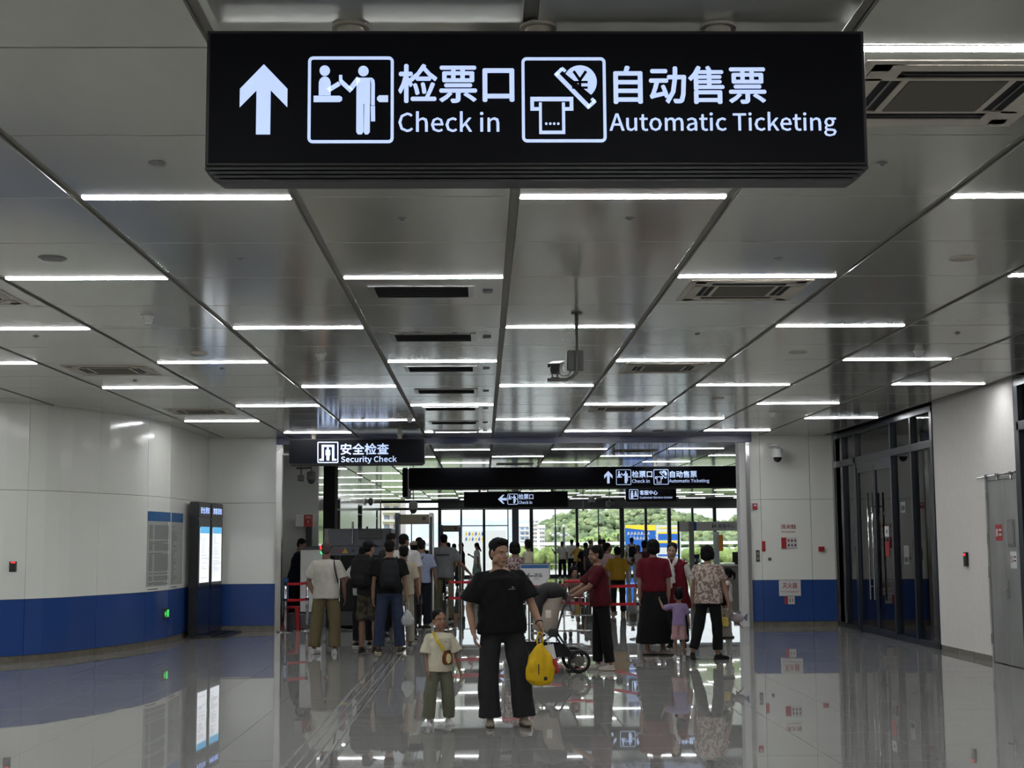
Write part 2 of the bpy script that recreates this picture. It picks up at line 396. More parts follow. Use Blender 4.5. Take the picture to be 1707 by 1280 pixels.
# supply slots
for i, j in enumerate((4.47, 6.5, 8.5, 10.45, 12.4, 14.4, 15.9)):
    x, y = colx(2)+.62, rowy(j)
    t = thing('air_vent', 'dark rectangular ceiling vent with steel rim, %s of the column from the camera' % ORD[i], 'vent', (x, y, CZ), 0, 'rectangular vents left of centre')
    m = MB(); a, b, q = .43, .26, .05
    for s in (-1, 1):
        m.box(*(sorted((s*a, s*(a-q)))), -b, b, -.012, 0); m.box(-a+q, a-q, *(sorted((s*b, s*(b-.02)))), -.012, 0)
    part('rim', m, M['steel'], t, local=True)
    part('duct', MB().box(-a+q, a-q, -b+.03, b-.03, -.004, 0), M['matblack'], t, local=True)
    for s in range(5):
        yy = -b+.07+s*.085
        part('slat', MB().add([(-a+q, yy, -.011), (a-q, yy, -.011), (a-q, yy+.03, -.005), (-a+q, yy+.03, -.005)], [(0, 1, 2, 3)]), M['black'], t, local=True)
    solo('tag_plate', MB().box(x+.5, x+.58, y-.07, y+.05, CZ-.01, CZ), M['greyd'], 'small grey plate on the ceiling beside the %s dark vent from the camera' % ORD[i], 'plate', group='plates beside the vents')
# detectors, speakers, sprinklers on the ceiling
def ceil_pt(px, py): 
    return flr(px, py, CZ)
def disc(px, py, r, h, label, name, cat, m='cass'):
    p = ceil_pt(px, py); b = MB()
    b.rings([(p.x, p.y, CZ, r, r), (p.x, p.y, CZ-h*.5, r*.97, r*.97), (p.x, p.y, CZ-h, r*.8, r*.8)], 20)
    return solo(name, b, M[m], label, cat, loc=(p.x, p.y, CZ-h), smooth=False)
disc(262, 271, .05, .012, 'small flat disc in the ceiling left of the big sign', 'ceiling_disc', 'ceiling disc', 'grey')
disc(88, 430, .10, .012, 'flat round ceiling speaker near the left edge', 'ceiling_speaker', 'speaker', 'grey')
disc(1605, 430, .10, .012, 'flat round ceiling speaker near the right edge', 'ceiling_speaker', 'speaker')
disc(332, 588, .10, .012, 'flat round ceiling speaker above the left light strips', 'ceiling_speaker', 'speaker')
disc(1330, 587, .10, .012, 'flat round ceiling speaker right of the hanging camera', 'ceiling_speaker', 'speaker')
disc(1197, 664, .09, .012, 'flat round ceiling speaker beyond the right cassette', 'ceiling_speaker', 'speaker')
disc(1097, 718, .11, .012, 'dark round disc in the ceiling just before the blue beam', 'ceiling_speaker', 'speaker', 'black')
for px, py, l in ((401, 431, 'left, above the second row of strips'), (671, 364, 'under the big sign, left of the channel'), (1050, 363, 'under the big sign, right of the channel'),
        (1470, 272, 'right of the big sign'), (1297, 430, 'above the right cassette'), (60, 560, 'far left, mid height'), (1162, 556, 'beyond the right cassette'), (1596, 555, 'far right, mid height'),
        (225, 634, 'above the left wall'), (370, 614, 'left, near the cassette'), (1426, 625, 'right, before the glass doors'), (605, 697, 'over the security sign')):
    p = ceil_pt(px, py); b = MB(); b.rings([(p.x, p.y, CZ, .032, .032), (p.x, p.y, CZ-.004, .03, .03), (p.x, p.y, CZ-.014, .008, .008), (p.x, p.y, CZ-.018, .012, .012)], 10)
    solo('sprinkler', b, M['grey'], 'tiny ceiling sprinkler, '+l, 'sprinkler', loc=(p.x, p.y, CZ-.034))
for px, py, l in ((246, 526, 'white cup shaped smoke detector, ceiling left'), (535, 590, 'white smoke detector between left light strips'), (1532, 585, 'white smoke detector, ceiling far right'), (1287, 688, 'white smoke detector near the glass doors'), (683, 697, 'white smoke detector over the security sign')):
    p = ceil_pt(px, py); t = thing('smoke_detector', l, 'smoke detector', (p.x, p.y, CZ))
    part('base', MB().rings([(0, 0, 0, .062, .062), (0, 0, -.012, .06, .06)], 16), M['white'], t, local=True)
    part('sensor', MB().rings([(0, 0, -.012, .05, .05), (0, 0, -.05, .042, .042), (0, 0, -.07, .03, .03)], 16), M['white'], t, local=True)
# ---- panelled walls
ZB, ZJ, ZS = .90, 2.47, .10                  # blue top, joint, skirting
def wall_run(owner, pts, tiers=None, th=.03, side=1, gap=.007, skirt=None):
    """pts: plan points of the face; one panel piece per segment and tier"""
    tiers = tiers or ((ZS, ZB, 'wall_b'), (ZB, ZJ, 'wall_w'), (ZJ, CZ+.05, 'wall_w'))
    for seg in pts:
        q = [Vector((*p, 0)) for p in seg]
        def off(i, d):
            a = q[max(i-1, 0)]; b = q[min(i+1, len(q)-1)]; t = (b-a).normalized(); n = Vector((-t.y, t.x, 0))*side
            e = t*(gap/2 if i == 0 else (-gap/2 if i == len(q)-1 else 0)); return q[i]+e+n*d
        for z0, z1, m in tiers:
            mb = MB(); n = len(q); F_, B_ = [off(i, 0) for i in range(n)], [off(i, -th) for i in range(n)]
            for zz in (z0+.003, z1-.003):
                mb.v += [(p.x, p.y, zz) for p in F_]+[(p.x, p.y, zz) for p in B_]
            for i in range(n-1):
                mb.f += [(i, i+1, 2*n+i+1, 2*n+i), (n+i+1, n+i, 3*n+i, 3*n+i+1), (2*n+i, 2*n+i+1, 3*n+i+1, 3*n+i), (i+1, i, n+i, n+i+1)]
            mb.f += [(0, 2*n, 3*n, n), (n-1, 2*n-1, 4*n-1, 3*n-1)]
            struct('wall_panel', mb, M[m], owner, smooth=False)
        if skirt is not None:
            n = len(q); Fk = [off(i, -.012) for i in range(n)]; Bk = [off(i, -.04) for i in range(n)]; mb = MB()
            mb.v += [(p.x, p.y, 0) for p in Fk]+[(p.x, p.y, ZS) for p in Fk]+[(p.x, p.y, ZS) for p in Bk]
            for i in range(n-1): mb.f += [(i, i+1, n+i+1, n+i), (n+i, n+i+1, 2*n+i+1, 2*n+i)]
            struct('skirting_piece', mb, M['skirt'], skirt)
def spline(P, n):
    out = []
    for i in range(len(P)-1):
        p0, p1, p2, p3 = P[max(i-1, 0)], P[i], P[i+1], P[min(i+2, len(P)-1)]
        for k in range(n):
            t = k/n; f = lambda a: .5*(2*p1[a]+(p2[a]-p0[a])*t+(2*p0[a]-5*p1[a]+4*p2[a]-p3[a])*t*t+(3*p1[a]-p0[a]-3*p2[a]+p3[a])*t**3)
            out.append((f(0), f(1)))
    return out+[P[-1]]
LW = [(-10.6, 18.75), (-8.6, 19.5), (-6.62, 20.85), (-5.95, 22.2), (-5.52, 23.55), (-5.38, 24.6), (-5.36, 27.86)]
sp = spline(LW[:6], 6)+[LW[6]]
back = [(x-.035 if True else x, y) for x, y in sp]
def backwall(pts, th, side=1):
    mb = MB(); q = [Vector((*p, 0)) for p in pts]; n = len(q); A, B = [], []
    for i in range(n):
        t = (q[min(i+1, n-1)]-q[max(i-1, 0)]).normalized(); nn = Vector((-t.y, t.x, 0))*side; A.append(q[i]-nn*.035); B.append(q[i]-nn*(.035+th))
    for z in (-.01, CZ+.1): mb.v += [(p.x, p.y, z) for p in A]+[(p.x, p.y, z) for p in B]
    for i in range(n-1): mb.f += [(i, i+1, 2*n+i+1, 2*n+i), (n+i+1, n+i, 3*n+i, 3*n+i+1), (2*n+i, 2*n+i+1, 3*n+i+1, 3*n+i)]
    return mb
wl = struct('wall_left', backwall(sp, .12, -1), M['void'])
bl = struct('baseboard_left', MB().box(-5.44, -5.42, 25, 27.8, 0, ZS), M['skirt'])
segs = [sp[0:7], sp[6:13], sp[12:19], sp[18:25], sp[24:31], [sp[30], (-5.37, 26.3)], [(-5.37, 26.3), sp[-1]]]
wall_run(wl, segs, side=-1, skirt=bl)
struct('wall_side', MB().box(XL-.2, XL, -8, 19.5, 0, CZ+.2).box(XL, -10.4, 18.9, 19.2, 0, CZ+.2), M['plaster'])
struct('wall_back', MB().box(XL, XR+.3, -8.2, -8, 0, CZ+.2), M['plaster'])
# portal walls
xa, xb = X_at(464, YP), X_at(1252, YP)
wf = struct('wall_front', MB().box(-5.5, xa, YP+.04, YP+.4, -.01, CZ+.1).box(xb, XR+.4, YP+.04, YP+.4, -.01, CZ+.1), M['void'])
bf = struct('baseboard_front', MB().box(-5.36, -5.3, YP+.012, YP+.03, 0, ZS), M['skirt'])
wall_run(wf, [[(-5.375, YP), (xa, YP)]], side=-1, skirt=bf)
xs = [xb, X_at(1270, YP), X_at(1353, YP), XR-.03]
wall_run(wf, [[(xs[0], YP), (xs[1], YP)], [(xs[1], YP), (xs[2], YP)], [(xs[2], YP), (xs[3], YP)]], side=-1, skirt=bf)
beam = struct('trim_1', MB().box(xa-.05, xb+.05, YP-.06, YP+.12, CZ-.13, CZ+.05), M['beam'])
struct('trim_2', MB().box(xa-.05, xa+.06, YP-.05, YP+.12, 0, CZ-.1), M['steel'])
struct('trim_3', MB().box(xb-.07, xb, YP-.04, YP+.12, 0, CZ-.1), M['chrome'])
struct('trim_4', MB().box(xb-.19, xb-.07, YP+.06, YP+.42, 0, CZ-.1), M['white'])
struct('trim_5', MB().box(XR-.05, XR, YP-.12, YP, 0, CZ), M['steel'])
# right side: plaster wall, glazed door front, steel door
yA, yB, yD0, yD1 = 21.72, 19.55, 18.35, 19.5
struct('wall_right', MB().box(XR, XR+.25, yD1+.03, yA, ZS-.02, CZ+.1).box(XR, XR+.25, yD0, yD1+.05, 2.5, CZ+.1).box(XR+.0, XR+.2, -8, 9, 0, CZ+.1), M['plaster'])
sk = struct('baseboard_right', MB().box(XR+.01, XR+.2, yD1+.03, yA, -.01, ZS-.02), M['grout'])
for i in range(3): struct('skirting_piece', MB().box(XR-.004, XR+.01, yD1+.04+i*.72, yD1+.04+i*.72+.7, 0, ZS-.02), M['skirt'], sk)
room = struct('wall_room', MB().box(XR+3.0, XR+3.2, 8, 29, 0, CZ).box(XR+.3, XR+3, 28.6, 28.8, 0, CZ).box(XR+.3, XR+3, 8.8, 9, 0, CZ), M['plaster'])
struct('wall_above', MB().box(XR, 14, -8, YP, CZ+.1, CZ+.2), M['void'])
def glazed_front(name, ys, zt, bottom=0, thick=None, hm=True):
    """navy aluminium front in the plane X=XR: ys = mullion centres (far to near)"""
    fr = struct(name, MB().box(XR-.02, XR+.12, min(ys)-.03, max(ys)+.03, CZ-.09, CZ), M['navy'])
    th = thick or {}
    for i, y in enumerate(ys):
        w_ = th.get(i, .035); struct('mullion', MB().bbox(XR-.02, XR+.12, y-w_, y+w_, 0, CZ-.09, .006), M['navy'], fr)
    struct('transom', MB().bbox(XR-.02, XR+.12, min(ys), max(ys), zt-.06, zt+.06, .006), M['navy'], fr)
    return fr
ys = [28.0, 27.25, 26.35, 24.0, 22.85, yA+.06]
w1 = glazed_front('window_1', ys, 3.14, thick={0: .06, 2: .09, 5: .06})
for a, b in ((0, 1), (1, 2), (3, 4), (4, 5)):
    struct('bottom_rail', MB().box(XR-.02, XR+.12, ys[b], ys[a], 0, .09), M['navy'], w1)
    struct('pane', MB().box(XR+.04, XR+.052, ys[b]+.03, ys[a]-.03, .09, 3.08), M['glassd'], w1)
for a, b in ((0, 2), (2, 3), (3, 5)): struct('pane', MB().box(XR+.04, XR+.052, ys[b]+.03, ys[a]-.03, 3.2, CZ-.09), M['glassd'], w1)
d1 = struct('door_1', MB().box(XR-.01, XR+.1, 24.03, 26.3, 3.0, 3.08), M['navy'])
for y0, y1, hy in ((24.05, 25.13, 25.0), (25.15, 26.25, 25.28)):
    m = MB(); m.box(XR, XR+.05, y0, y0+.07, .01, 3.0); m.box(XR, XR+.05, y1-.07, y1, .01, 3.0); m.box(XR, XR+.05, y0+.07, y1-.07, .01, .12); m.box(XR, XR+.05, y0+.07, y1-.07, 2.9, 3.0)
    lf = struct('door_leaf', m, M['navy'], d1)
    struct('pane', MB().box(XR+.02, XR+.032, y0+.07, y1-.07, .12, 2.9), M['glassd'], lf)
    hb = MB(); hb.cyl((XR-.08, hy, .62), (XR-.08, hy, 2.5), .019, 12); hb.cyl((XR-.08, hy, .85), (XR, hy, .85), .012, 8); hb.cyl((XR-.08, hy, 2.25), (XR, hy, 2.25), .012, 8)
    struct('door_handle', hb, M['chrome'], lf, smooth=True)
w2 = glazed_front('window_2', [18.25, 16.9, 15.6, 14.2, 12.8, 11.4, 9.1], 3.12, thick={0: .08})
for a, b in ((18.25, 16.9), (16.9, 15.6), (15.6, 14.2), (14.2, 12.8), (12.8, 11.4), (11.4, 9.1)):
    struct('pane', MB().box(XR+.04, XR+.052, b+.04, a-.04, .02, 3.06).box(XR+.04, XR+.052, b+.04, a-.04, 3.18, CZ-.09), M['glassd'], w2)
d2 = struct('door_2', MB().box(XR-.012, XR+.1, yD0, yD0+.04, 0, 2.5).box(XR-.012, XR+.1, yD1-.04, yD1+.02, 0, 2.5).box(XR-.012, XR+.1, yD0+.04, yD1-.04, 2.46, 2.5), M['door'])
for y0, y1 in ((yD0+.045, 18.9), (18.905, yD1-.045)):
    lf = struct('door_leaf', MB().bbox(XR+.0, XR+.05, y0, y1, .01, 2.455, .006), M['door'], d2)
for z in (.25, 1.15, 1.6, 2.2): struct('hinge', MB().cyl((XR-.014, yD1-.02, z), (XR-.014, yD1-.02, z+.14), .012, 8), M['chrome'], d2)
hb = MB(); hb.bbox(XR-.012, XR+.0, 18.79, 18.84, .88, 1.12, .004); hb.tube([(XR, 18.815, 1.0), (XR-.05, 18.815, 1.0), (XR-.05, 18.93, 1.0)], .01, 8)
struct('door_handle', hb, M['chrome'], d2)
tr = thing('door_closer_rail', 'thin steel rail above the grey metal double door', 'rail', (XR, 19, 2.51))
part('rail', MB().cyl((XR-.03, 18.32, 2.53), (XR-.03, 19.75, 2.51), .012, 8), M['steel'], tr)
for y in (18.5, 19.0, 19.4): part('bracket', MB().box(XR-.045, XR+.0, y-.03, y+.03, 2.5, 2.545).cyl((XR-.03, y, 2.52), (XR-.05, y-.08, 2.44), .01, 6), M['steel'], tr)
# ---- far hall
xw = -5.0
fl = struct('wall_far_left', MB().box(xw-.3, xw-.03, 28.3, YG, -.01, .02), M['void'])
wy = [(48.6, 50.2), (57.2, 59.2), (66.9, 68.0)]
edges = [28.3, 31, 34, 37, 40, 43, 46, 48.6]
for a, b in zip(edges[:-1], edges[1:]):
    for z0, z1 in ((0, 2.47), (2.47, CZ+.05)): struct('wall_panel', MB().box(xw-.05, xw, a+.005, b-.005, z0+.003, z1), M['wall_w'], fl)
for a, b in ((50.2, 53.7), (53.7, 57.2), (59.2, 63), (63, 66.9), (68.0, YG)):
    struct('wall_panel', MB().box(xw-.05, xw, a+.006, b-.006, 0, CZ), M['wall_w'], fl)
for i, (a, b) in enumerate(wy):
    struct('wall_panel', MB().box(xw-.05, xw, a, b, 0, .9).box(xw-.05, xw, a, b, 3.25, CZ), M['wall_w'], fl)
    w_ = struct('window_%d' % (i+3), MB().box(xw-.2, xw-.02, a, a+.05, .9, 3.25).box(xw-.2, xw-.02, b-.05, b, .9, 3.25).box(xw-.2, xw-.02, a, b, 2.83, 2.88).box(xw-.2, xw-.02, a, b, .88, .92).box(xw-.2, xw-.02, a, b, 3.2, 3.25), M['dkframe'])
    struct('pane', MB().box(xw-.12, xw-.11, a+.05, b-.05, .92, 3.2), M['glass'], w_)
struct('wall_far_right', MB().box(13.5, 13.7, YP, YG, -.01, CZ), M['wall_w'])
struct('wall_behind_portal', MB().box(XR+.3, 13.7, YP+.1, YP+.4, -.01, CZ), M['plaster'])
struct('wall_outer', MB().box(XL, -5.3, YP+.3, YP+.4, -.01, CZ+.3), M['plaster'])
struct('column_1', MB().bbox(-4.45, -3.56, 31.0, 31.9, 0, CZ, .02), M['gloss'])
struct('column_2', MB().bbox(-4.0, X_at(558, 34.0), 34, 34.7, 0, CZ, .02), M['matblack'])
struct('column_3', MB().bbox(X_at(854, 65), X_at(865, 65), 65, 65.4, 0, CZ, .01), M['greyd'])
# far glass wall
fa = struct('trim_6', MB().box(X_at(735, YG), 13.5, YG-.5, YG-.1, 3.33, CZ+.05), M['fascia'])
wg = struct('window_6', MB().box(xw, 13.5, YG-.08, YG+.08, 0, .1).box(xw, 13.5, YG-.08, YG+.08, 3.28, 3.4).box(xw, X_at(735, YG), YG-.08, YG+.08, CZ-.1, CZ+.05), M['dkframe'])
mul = [(634, .09), (686, .05), (733, .16), (769, .09), (807, .13), (847, .05), (886, .17), (926, .05), (962, .13), (998, .05), (1037, .22), (1077, .12), (1116, .18), (1155, .1), (1192, .16), (1232, .08), (1262, .1)]
for px, w_ in mul:
    x = X_at(px, YG)
    if px == 686:
        struct('mullion', MB().box(x-w_/2, x+w_/2, YG-.06, YG+.06, .1, 3.28), M['dkframe'], wg); continue
    struct('mullion', MB().box(x-w_/2, x+w_/2, YG-.09, YG+.09, .1, CZ if px < 740 or px > 1190 else 3.3), M['dkframe'], wg)
for (p0, w0), (p1, w1_) in zip(mul[:-1], mul[1:]):
    a, b = X_at(p0, YG)+w0/2, X_at(p1, YG)-w1_/2
    struct('pane', MB().box(a, b, YG-.006, YG+.006, .1, 3.28), M['glass'], wg)
    if p0 in (769, 807, 733): struct('transom', MB().box(a, b, YG-.04, YG+.04, 2.48, 2.53), M['dkframe'], wg)
struct('pane', MB().box(xw, X_at(733, YG), YG-.006, YG+.006, 3.4, CZ-.1), M['glass'], wg)
struct('transom', MB().box(X_at(740, YG), X_at(845, YG), YG-.2, YG-.1, 3.3, 3.36).box(X_at(1040, YG), X_at(1188, YG), YG-.2, YG-.1, 3.3, 3.36), M['steel'], wg)
# ------------------------------------------------------------------ SIGNS
class Draw:
    """flat lit shapes on a sign face: image-like units (u right, v down) -> metres"""
    def __init__(s, fn, y, d=.004): s.fn, s.y, s.d = fn, y, d
    def P(s, u, v): a, b = s.fn(u, v); return Vector((a, s.y-s.d, b))
    def poly(s, mb, pts): return mb.prism(pts, s.P, (0, s.d-.0005, 0))
    def rect(s, mb, u0, v0, u1, v1): return s.poly(mb, [(u0, v0), (u1, v0), (u1, v1), (u0, v1)])
    def circ(s, mb, u, v, r, n=20, a0=0, a1=360):
        return s.poly(mb, [(u+r*math.cos(R(a0+(a1-a0)*i/n)), v+r*math.sin(R(a0+(a1-a0)*i/n))) for i in range(n if a1-a0 == 360 else n+1)])
    def line(s, mb, p, q, w):
        dx, dy = q[0]-p[0], q[1]-p[1]; L = math.hypot(dx, dy); nx, ny = -dy/L*w/2, dx/L*w/2
        return s.poly(mb, [(p[0]+nx, p[1]+ny), (q[0]+nx, q[1]+ny), (q[0]-nx, q[1]-ny), (p[0]-nx, p[1]-ny)])
    def frame(s, mb, u0, v0, u1, v1, t, r):
        def rr(o):
            out = []; q = r-o
            for cx, cy, a in ((u1-r, v0+r, -90), (u1-r, v1-r, 0), (u0+r, v1-r, 90), (u0+r, v0+r, 180)):
                for i in range(7): out.append((cx+q*math.cos(R(a+15*i)), cy+q*math.sin(R(a+15*i))))
            return out
        A, B = rr(0), rr(t); n = len(A); y0, y1 = s.y-s.d, s.y-.0005
        vs = []
        for L in (A, B):
            for yy in (y0, y1): vs += [Vector((s.fn(*p)[0], yy, s.fn(*p)[1])) for p in L]
        fs = []
        for i in range(n):
            j = (i+1) % n; fs += [(i, j, 2*n+j, 2*n+i), (i, n+i, n+j, j), (2*n+i, 2*n+j, 3*n+j, 3*n+i)]
        return mb.add(vs, fs)
    def text(s, body, u0, v0, u1, v1, bold=.012):
        a0, b0 = s.fn(u0, v1); a1, b1 = s.fn(u1, v0)
        return text_mb(body, a0, a1, b0, b1, s.y, s.d, bold)
def arrow_up(D):
    return D.poly(MB(), [(335,232),(453,355),(453,447),(370,362),(370,582),(300,582),(300,362),(218,447),(218,355)])
def pict_checkin(D):
    m = MB(); D.circ(m, 637, 264, 26); D.poly(m, [(608,387),(608,322),(614,306),(626,296),(638,293),(650,296),(661,306),(667,322),(667,387)])
    D.line(m, (655,362), (710,328), 22); D.poly(m, [(583,390),(712,390),(724,398),(724,412),(712,421),(583,421)])
    D.circ(m, 829, 266, 26); D.poly(m, [(795,300),(863,300),(863,430),(795,430)]); D.poly(m, [(795,430),(830,430),(830,570),(822,582),(803,582),(795,570)]); D.poly(m, [(834,430),(862,430),(862,570),(853,582),(838,582),(832,570),(832,560)])
    D.line(m, (806,302), (764,356), 24); D.line(m, (770,366), (716,316), 22); D.rect(m, 708, 286, 724, 318)
    D.poly(m, [(863,299),(874,301),(884,312),(886,330),(886,436),(868,438),(868,330)]); D.poly(m, [(866,442),(887,440),(888,517),(868,517)])
    D.poly(m, [(952,388),(952,421),(908,421),(897,410),(897,398),(908,388)]); return m
def pict_ticket(D):
    m = MB(); D.rect(m, 67, 370, 267, 390); D.rect(m, 67, 390, 84, 434); D.rect(m, 250, 390, 267, 434); D.rect(m, 84, 418, 108, 434); D.rect(m, 228, 418, 250, 434)
    D.rect(m, 107, 396, 120, 543); D.rect(m, 214, 396, 228, 543); D.rect(m, 120, 528, 214, 543)
    for u in (140, 159, 177, 196): D.circ(m, u, 495, 6, 8)
    D.poly(m, [(300+78*math.cos(R(-150+i*9.5)), 300+78*math.sin(R(-150+i*9.5))) for i in range(22)])
    D.line(m, (186, 258), (342, 420), 20); D.line(m, (186, 268), (216, 238), 16); D.line(m, (214, 234), (232, 250), 14); D.line(m, (334, 420), (370, 388), 16); D.line(m, (368, 392), (352, 378), 14); return m
def yen(D):
    E = Draw(D.fn, D.y-.004, .002); m = MB(); E.line(m, (270,250), (299,292), 13); E.line(m, (328,250), (299,292), 13); E.rect(m, 293, 285, 305, 352); E.rect(m, 262, 296, 335, 307); E.rect(m, 262, 322, 335, 333); return m
def hang_sign(label, x0, x1, z0, z1, y, depth=.2, pipes=(), name='hanging_sign', group=None):
    t = thing(name, label, 'sign', ((x0+x1)/2, y+depth/2, z0), group=group)
    k = (z1-z0)/.52
    m = MB(); m.bbox(x0, x1, y, y+depth, z0+.045*k, z1, .006)
    part('case', m, M['signcase'], t)
    fm = MB(); b = .012*k; fm.box(x0+b, x1-b, y-.003, y+.001, z0+.055*k, z1-b); part('face', fm, M['signblk'], t)
    l = MB()
    for i in range(4):
        q = .012*i*k; zz = z0+.045*k-.011*(i+1)*k; l.box(x0+q*1.2, x1-q*1.2, y+.004+q, y+depth-q, zz, zz+.0085*k)
    l.box(x0+.04*k, x1-.04*k, y+.05*k, y+depth-.05*k, z0+.004, z0+.045*k)
    part('bottom_trim', l, M['signcase'], t)
    for px in pipes:
        part('hanging_pipe', MB().cyl((px, y+depth/2, z1-.002), (px, y+depth/2, CZ+.02), .045*k, 20).cyl((px, y+depth/2, CZ-.012), (px, y+depth/2, CZ), .065*k, 20), M['grey'] if k > 1.5 else M['cass'], t, smooth=False)
    return t
# big sign in front
YS = 5.43
p0, p1 = atY(345, 52, YS), atY(1448, 278, YS)
z1_, z0_ = atY(897, 51, YS).z, atY(897, 277, YS).z-.05
hx = [X_at(585, YS+.1, 30), X_at(897, YS+.1, 30), X_at(1196, YS+.1, 30)]
big = hang_sign('big black lit sign with arrow, check in and ticketing icons, nearest the camera', p0.x, p1.x, z0_, z1_, YS, .2, hx)
def px_fn(Y, ox, oy, sc):
    def fn(u, v):
        p = atY(ox+u/sc, oy+v/sc, Y); return (p.x, p.z)
    return fn
# straight linear maps fitted to the sign face
def lin_fn(Y, ox, oy, sc, c=(897, 165)):
    a = atY(c[0], c[1], Y); b = atY(c[0]+100, c[1], Y); d = atY(c[0], c[1]+100, Y); kx, kz = (b.x-a.x)/100, (d.z-a.z)/100
    return lambda u, v: (a.x+(ox+u/sc-c[0])*kx, a.z+(oy+v/sc-c[1])*kz)
def checkin_content(t, fA, fB, y, g=None):
    A, B = Draw(fA, y-.003), Draw(fB, y-.003)
    part('arrow', arrow_up(A), M['glyph'], t)
    m = MB(); A.frame(m, 554, 193, 980, 626, 15, 26); part('icon_frame', m, M['glyph'], t)
    part('pictogram', pict_checkin(A), M['glyph'], t, label='seated clerk and standing traveller')
    part('chinese_lettering', A.text('检票口', 1002, 230, 1580, 427, .022), M['glyph'], t)
    part('english_lettering', A.text('Check in', 1003, 468, 1504, 572, .012), M['glyph'], t)
    m = MB(); B.frame(m, 27, 184, 420, 582, 14, 24); part('icon_frame', m, M['glyph'], t)
    part('pictogram', pict_ticket(B), M['glyph'], t, label='hand with coin above a ticket slot'); part('coin_mark', yen(B), M['signblk'], t)
    part('chinese_lettering', B.text('自动售票', 455, 224, 1170, 404, .022), M['glyph'], t)
    part('english_lettering', B.text('Automatic Ticketing', 434, 441, 1494, 556, .012), M['glyph'], t)
checkin_content(big, lin_fn(YS, 330, 30, 2.995), lin_fn(YS, 860, 30, 2.798), YS)
# same legend on the long sign in the far hall: map big sign pixels onto it
YL = 37.0
a_, b_ = atY(681, 778, YL), atY(1234, 815, YL)
lx0, lx1, lz1, lz0 = a_.x, b_.x, atY(960, 778, YL).z, atY(960, 815, YL).z
long_s = hang_sign('long black lit sign with check in legend at its right end, beyond the blue beam', lx0, lx1, lz0, lz1, YL, .22, (X_at(900, YL, 790), X_at(1093, YL, 790)))
cA, cB = atY(1007, 797, YL), atY(1182, 797, YL); ks = (cB.x-cA.x)/(1393-402)
zc = (lz0+lz1)/2+.01
fA = lambda u, v: (cA.x+(330+u/2.995-402)*ks, zc-(30+v/2.995-167)*ks)
fB = lambda u, v: (cA.x+(860+u/2.798-402)*ks, zc-(30+v/2.798-167)*ks)
checkin_content(long_s, fA, fB, YL)
es = solo('hanging_sign', MB().bbox(lx0-.16, lx0-.02, YL, YL+1.8, atY(676, 828, YL).z, lz1, .01), M['signblk'], 'black sign seen end on, at the left end of the long far sign', 'sign')
# security check sign
YC = 26.9
a_, b_ = atY(482, 732, YC), atY(708, 776, YC); sz1, sz0 = atY(595, 731.5, YC).z, atY(595, 776, YC).z
sec = hang_sign('black lit security check sign under the ceiling, left of the blue beam', a_.x, b_.x, sz0, sz1, YC, .2, (X_at(522, YC, 728), X_at(666, YC, 728)))
fS = lambda u, v: (lambda p: (p.x, p.z))(atY(450+u/4.2675, 700+v/4.2675, YC))
D = Draw(fS, YC-.003, .006)
m = MB(); D.frame(m, 338, 155, 487, 306, 7, 10); part('icon_frame', m, M['glyph'], sec)
m = MB(); D.rect(m, 368, 176, 458, 192); D.rect(m, 368, 192, 384, 290); D.rect(m, 442, 192, 458, 290); D.rect(m, 352, 276, 368, 290); D.rect(m, 458, 276, 474, 290)
D.circ(m, 412, 202, 8, 10); D.poly(m, [(397,212),(428,212),(430,250),(424,250),(423,288),(402,288),(401,250),(395,250)]); part('pictogram', m, M['glyph'], sec, label='person inside a scanner arch')
part('chinese_lettering', D.text('安全检查', 502, 165, 846, 248, .022), M['glyph'], sec)
part('english_lettering', D.text('Security Check', 505, 255, 902, 312, .02), M['glyph'], sec)
# left-arrow sign
YA = 54.0
a_, b_ = atY(773, 819, YA), atY(947, 847, YA); z1a, z0a = atY(860, 819, YA).z, atY(860, 847, YA).z
las = hang_sign('black lit sign with a left arrow and check in legend, over the far doors', a_.x, b_.x, z0a, z1a, YA, .2, (a_.x+.6, b_.x-.6))
q = lambda px, py: (lambda p: (p.x, p.z))(atY(px, py, YA))
D = Draw(q, YA-.003, .008)
m = MB(); D.poly(m, [(830,832),(838,824.5),(841,824.5),(836.5,830),(845,830),(845,834),(836.5,834),(841,839.5),(838,839.5)]); part('arrow', m, M['glyph'], las)
m = MB(); D.frame(m, 846, 823, 863.5, 841, .9, 2); part('icon_frame', m, M['glyph'], las)
m = MB(); k = 17.5/426; fI = lambda u, v: q(846+(u-554)*k, 823+(v-193)*k*1.0); part('pictogram', pict_checkin(Draw(fI, YA-.003, .008)), M['glyph'], las)
part('chinese_lettering', D.text('检票口', 864.5, 823, 889, 832.5, .02), M['glyph'], las); part('english_lettering', D.text('Check in', 864.5, 834.5, 887, 840, .02), M['glyph'], las)
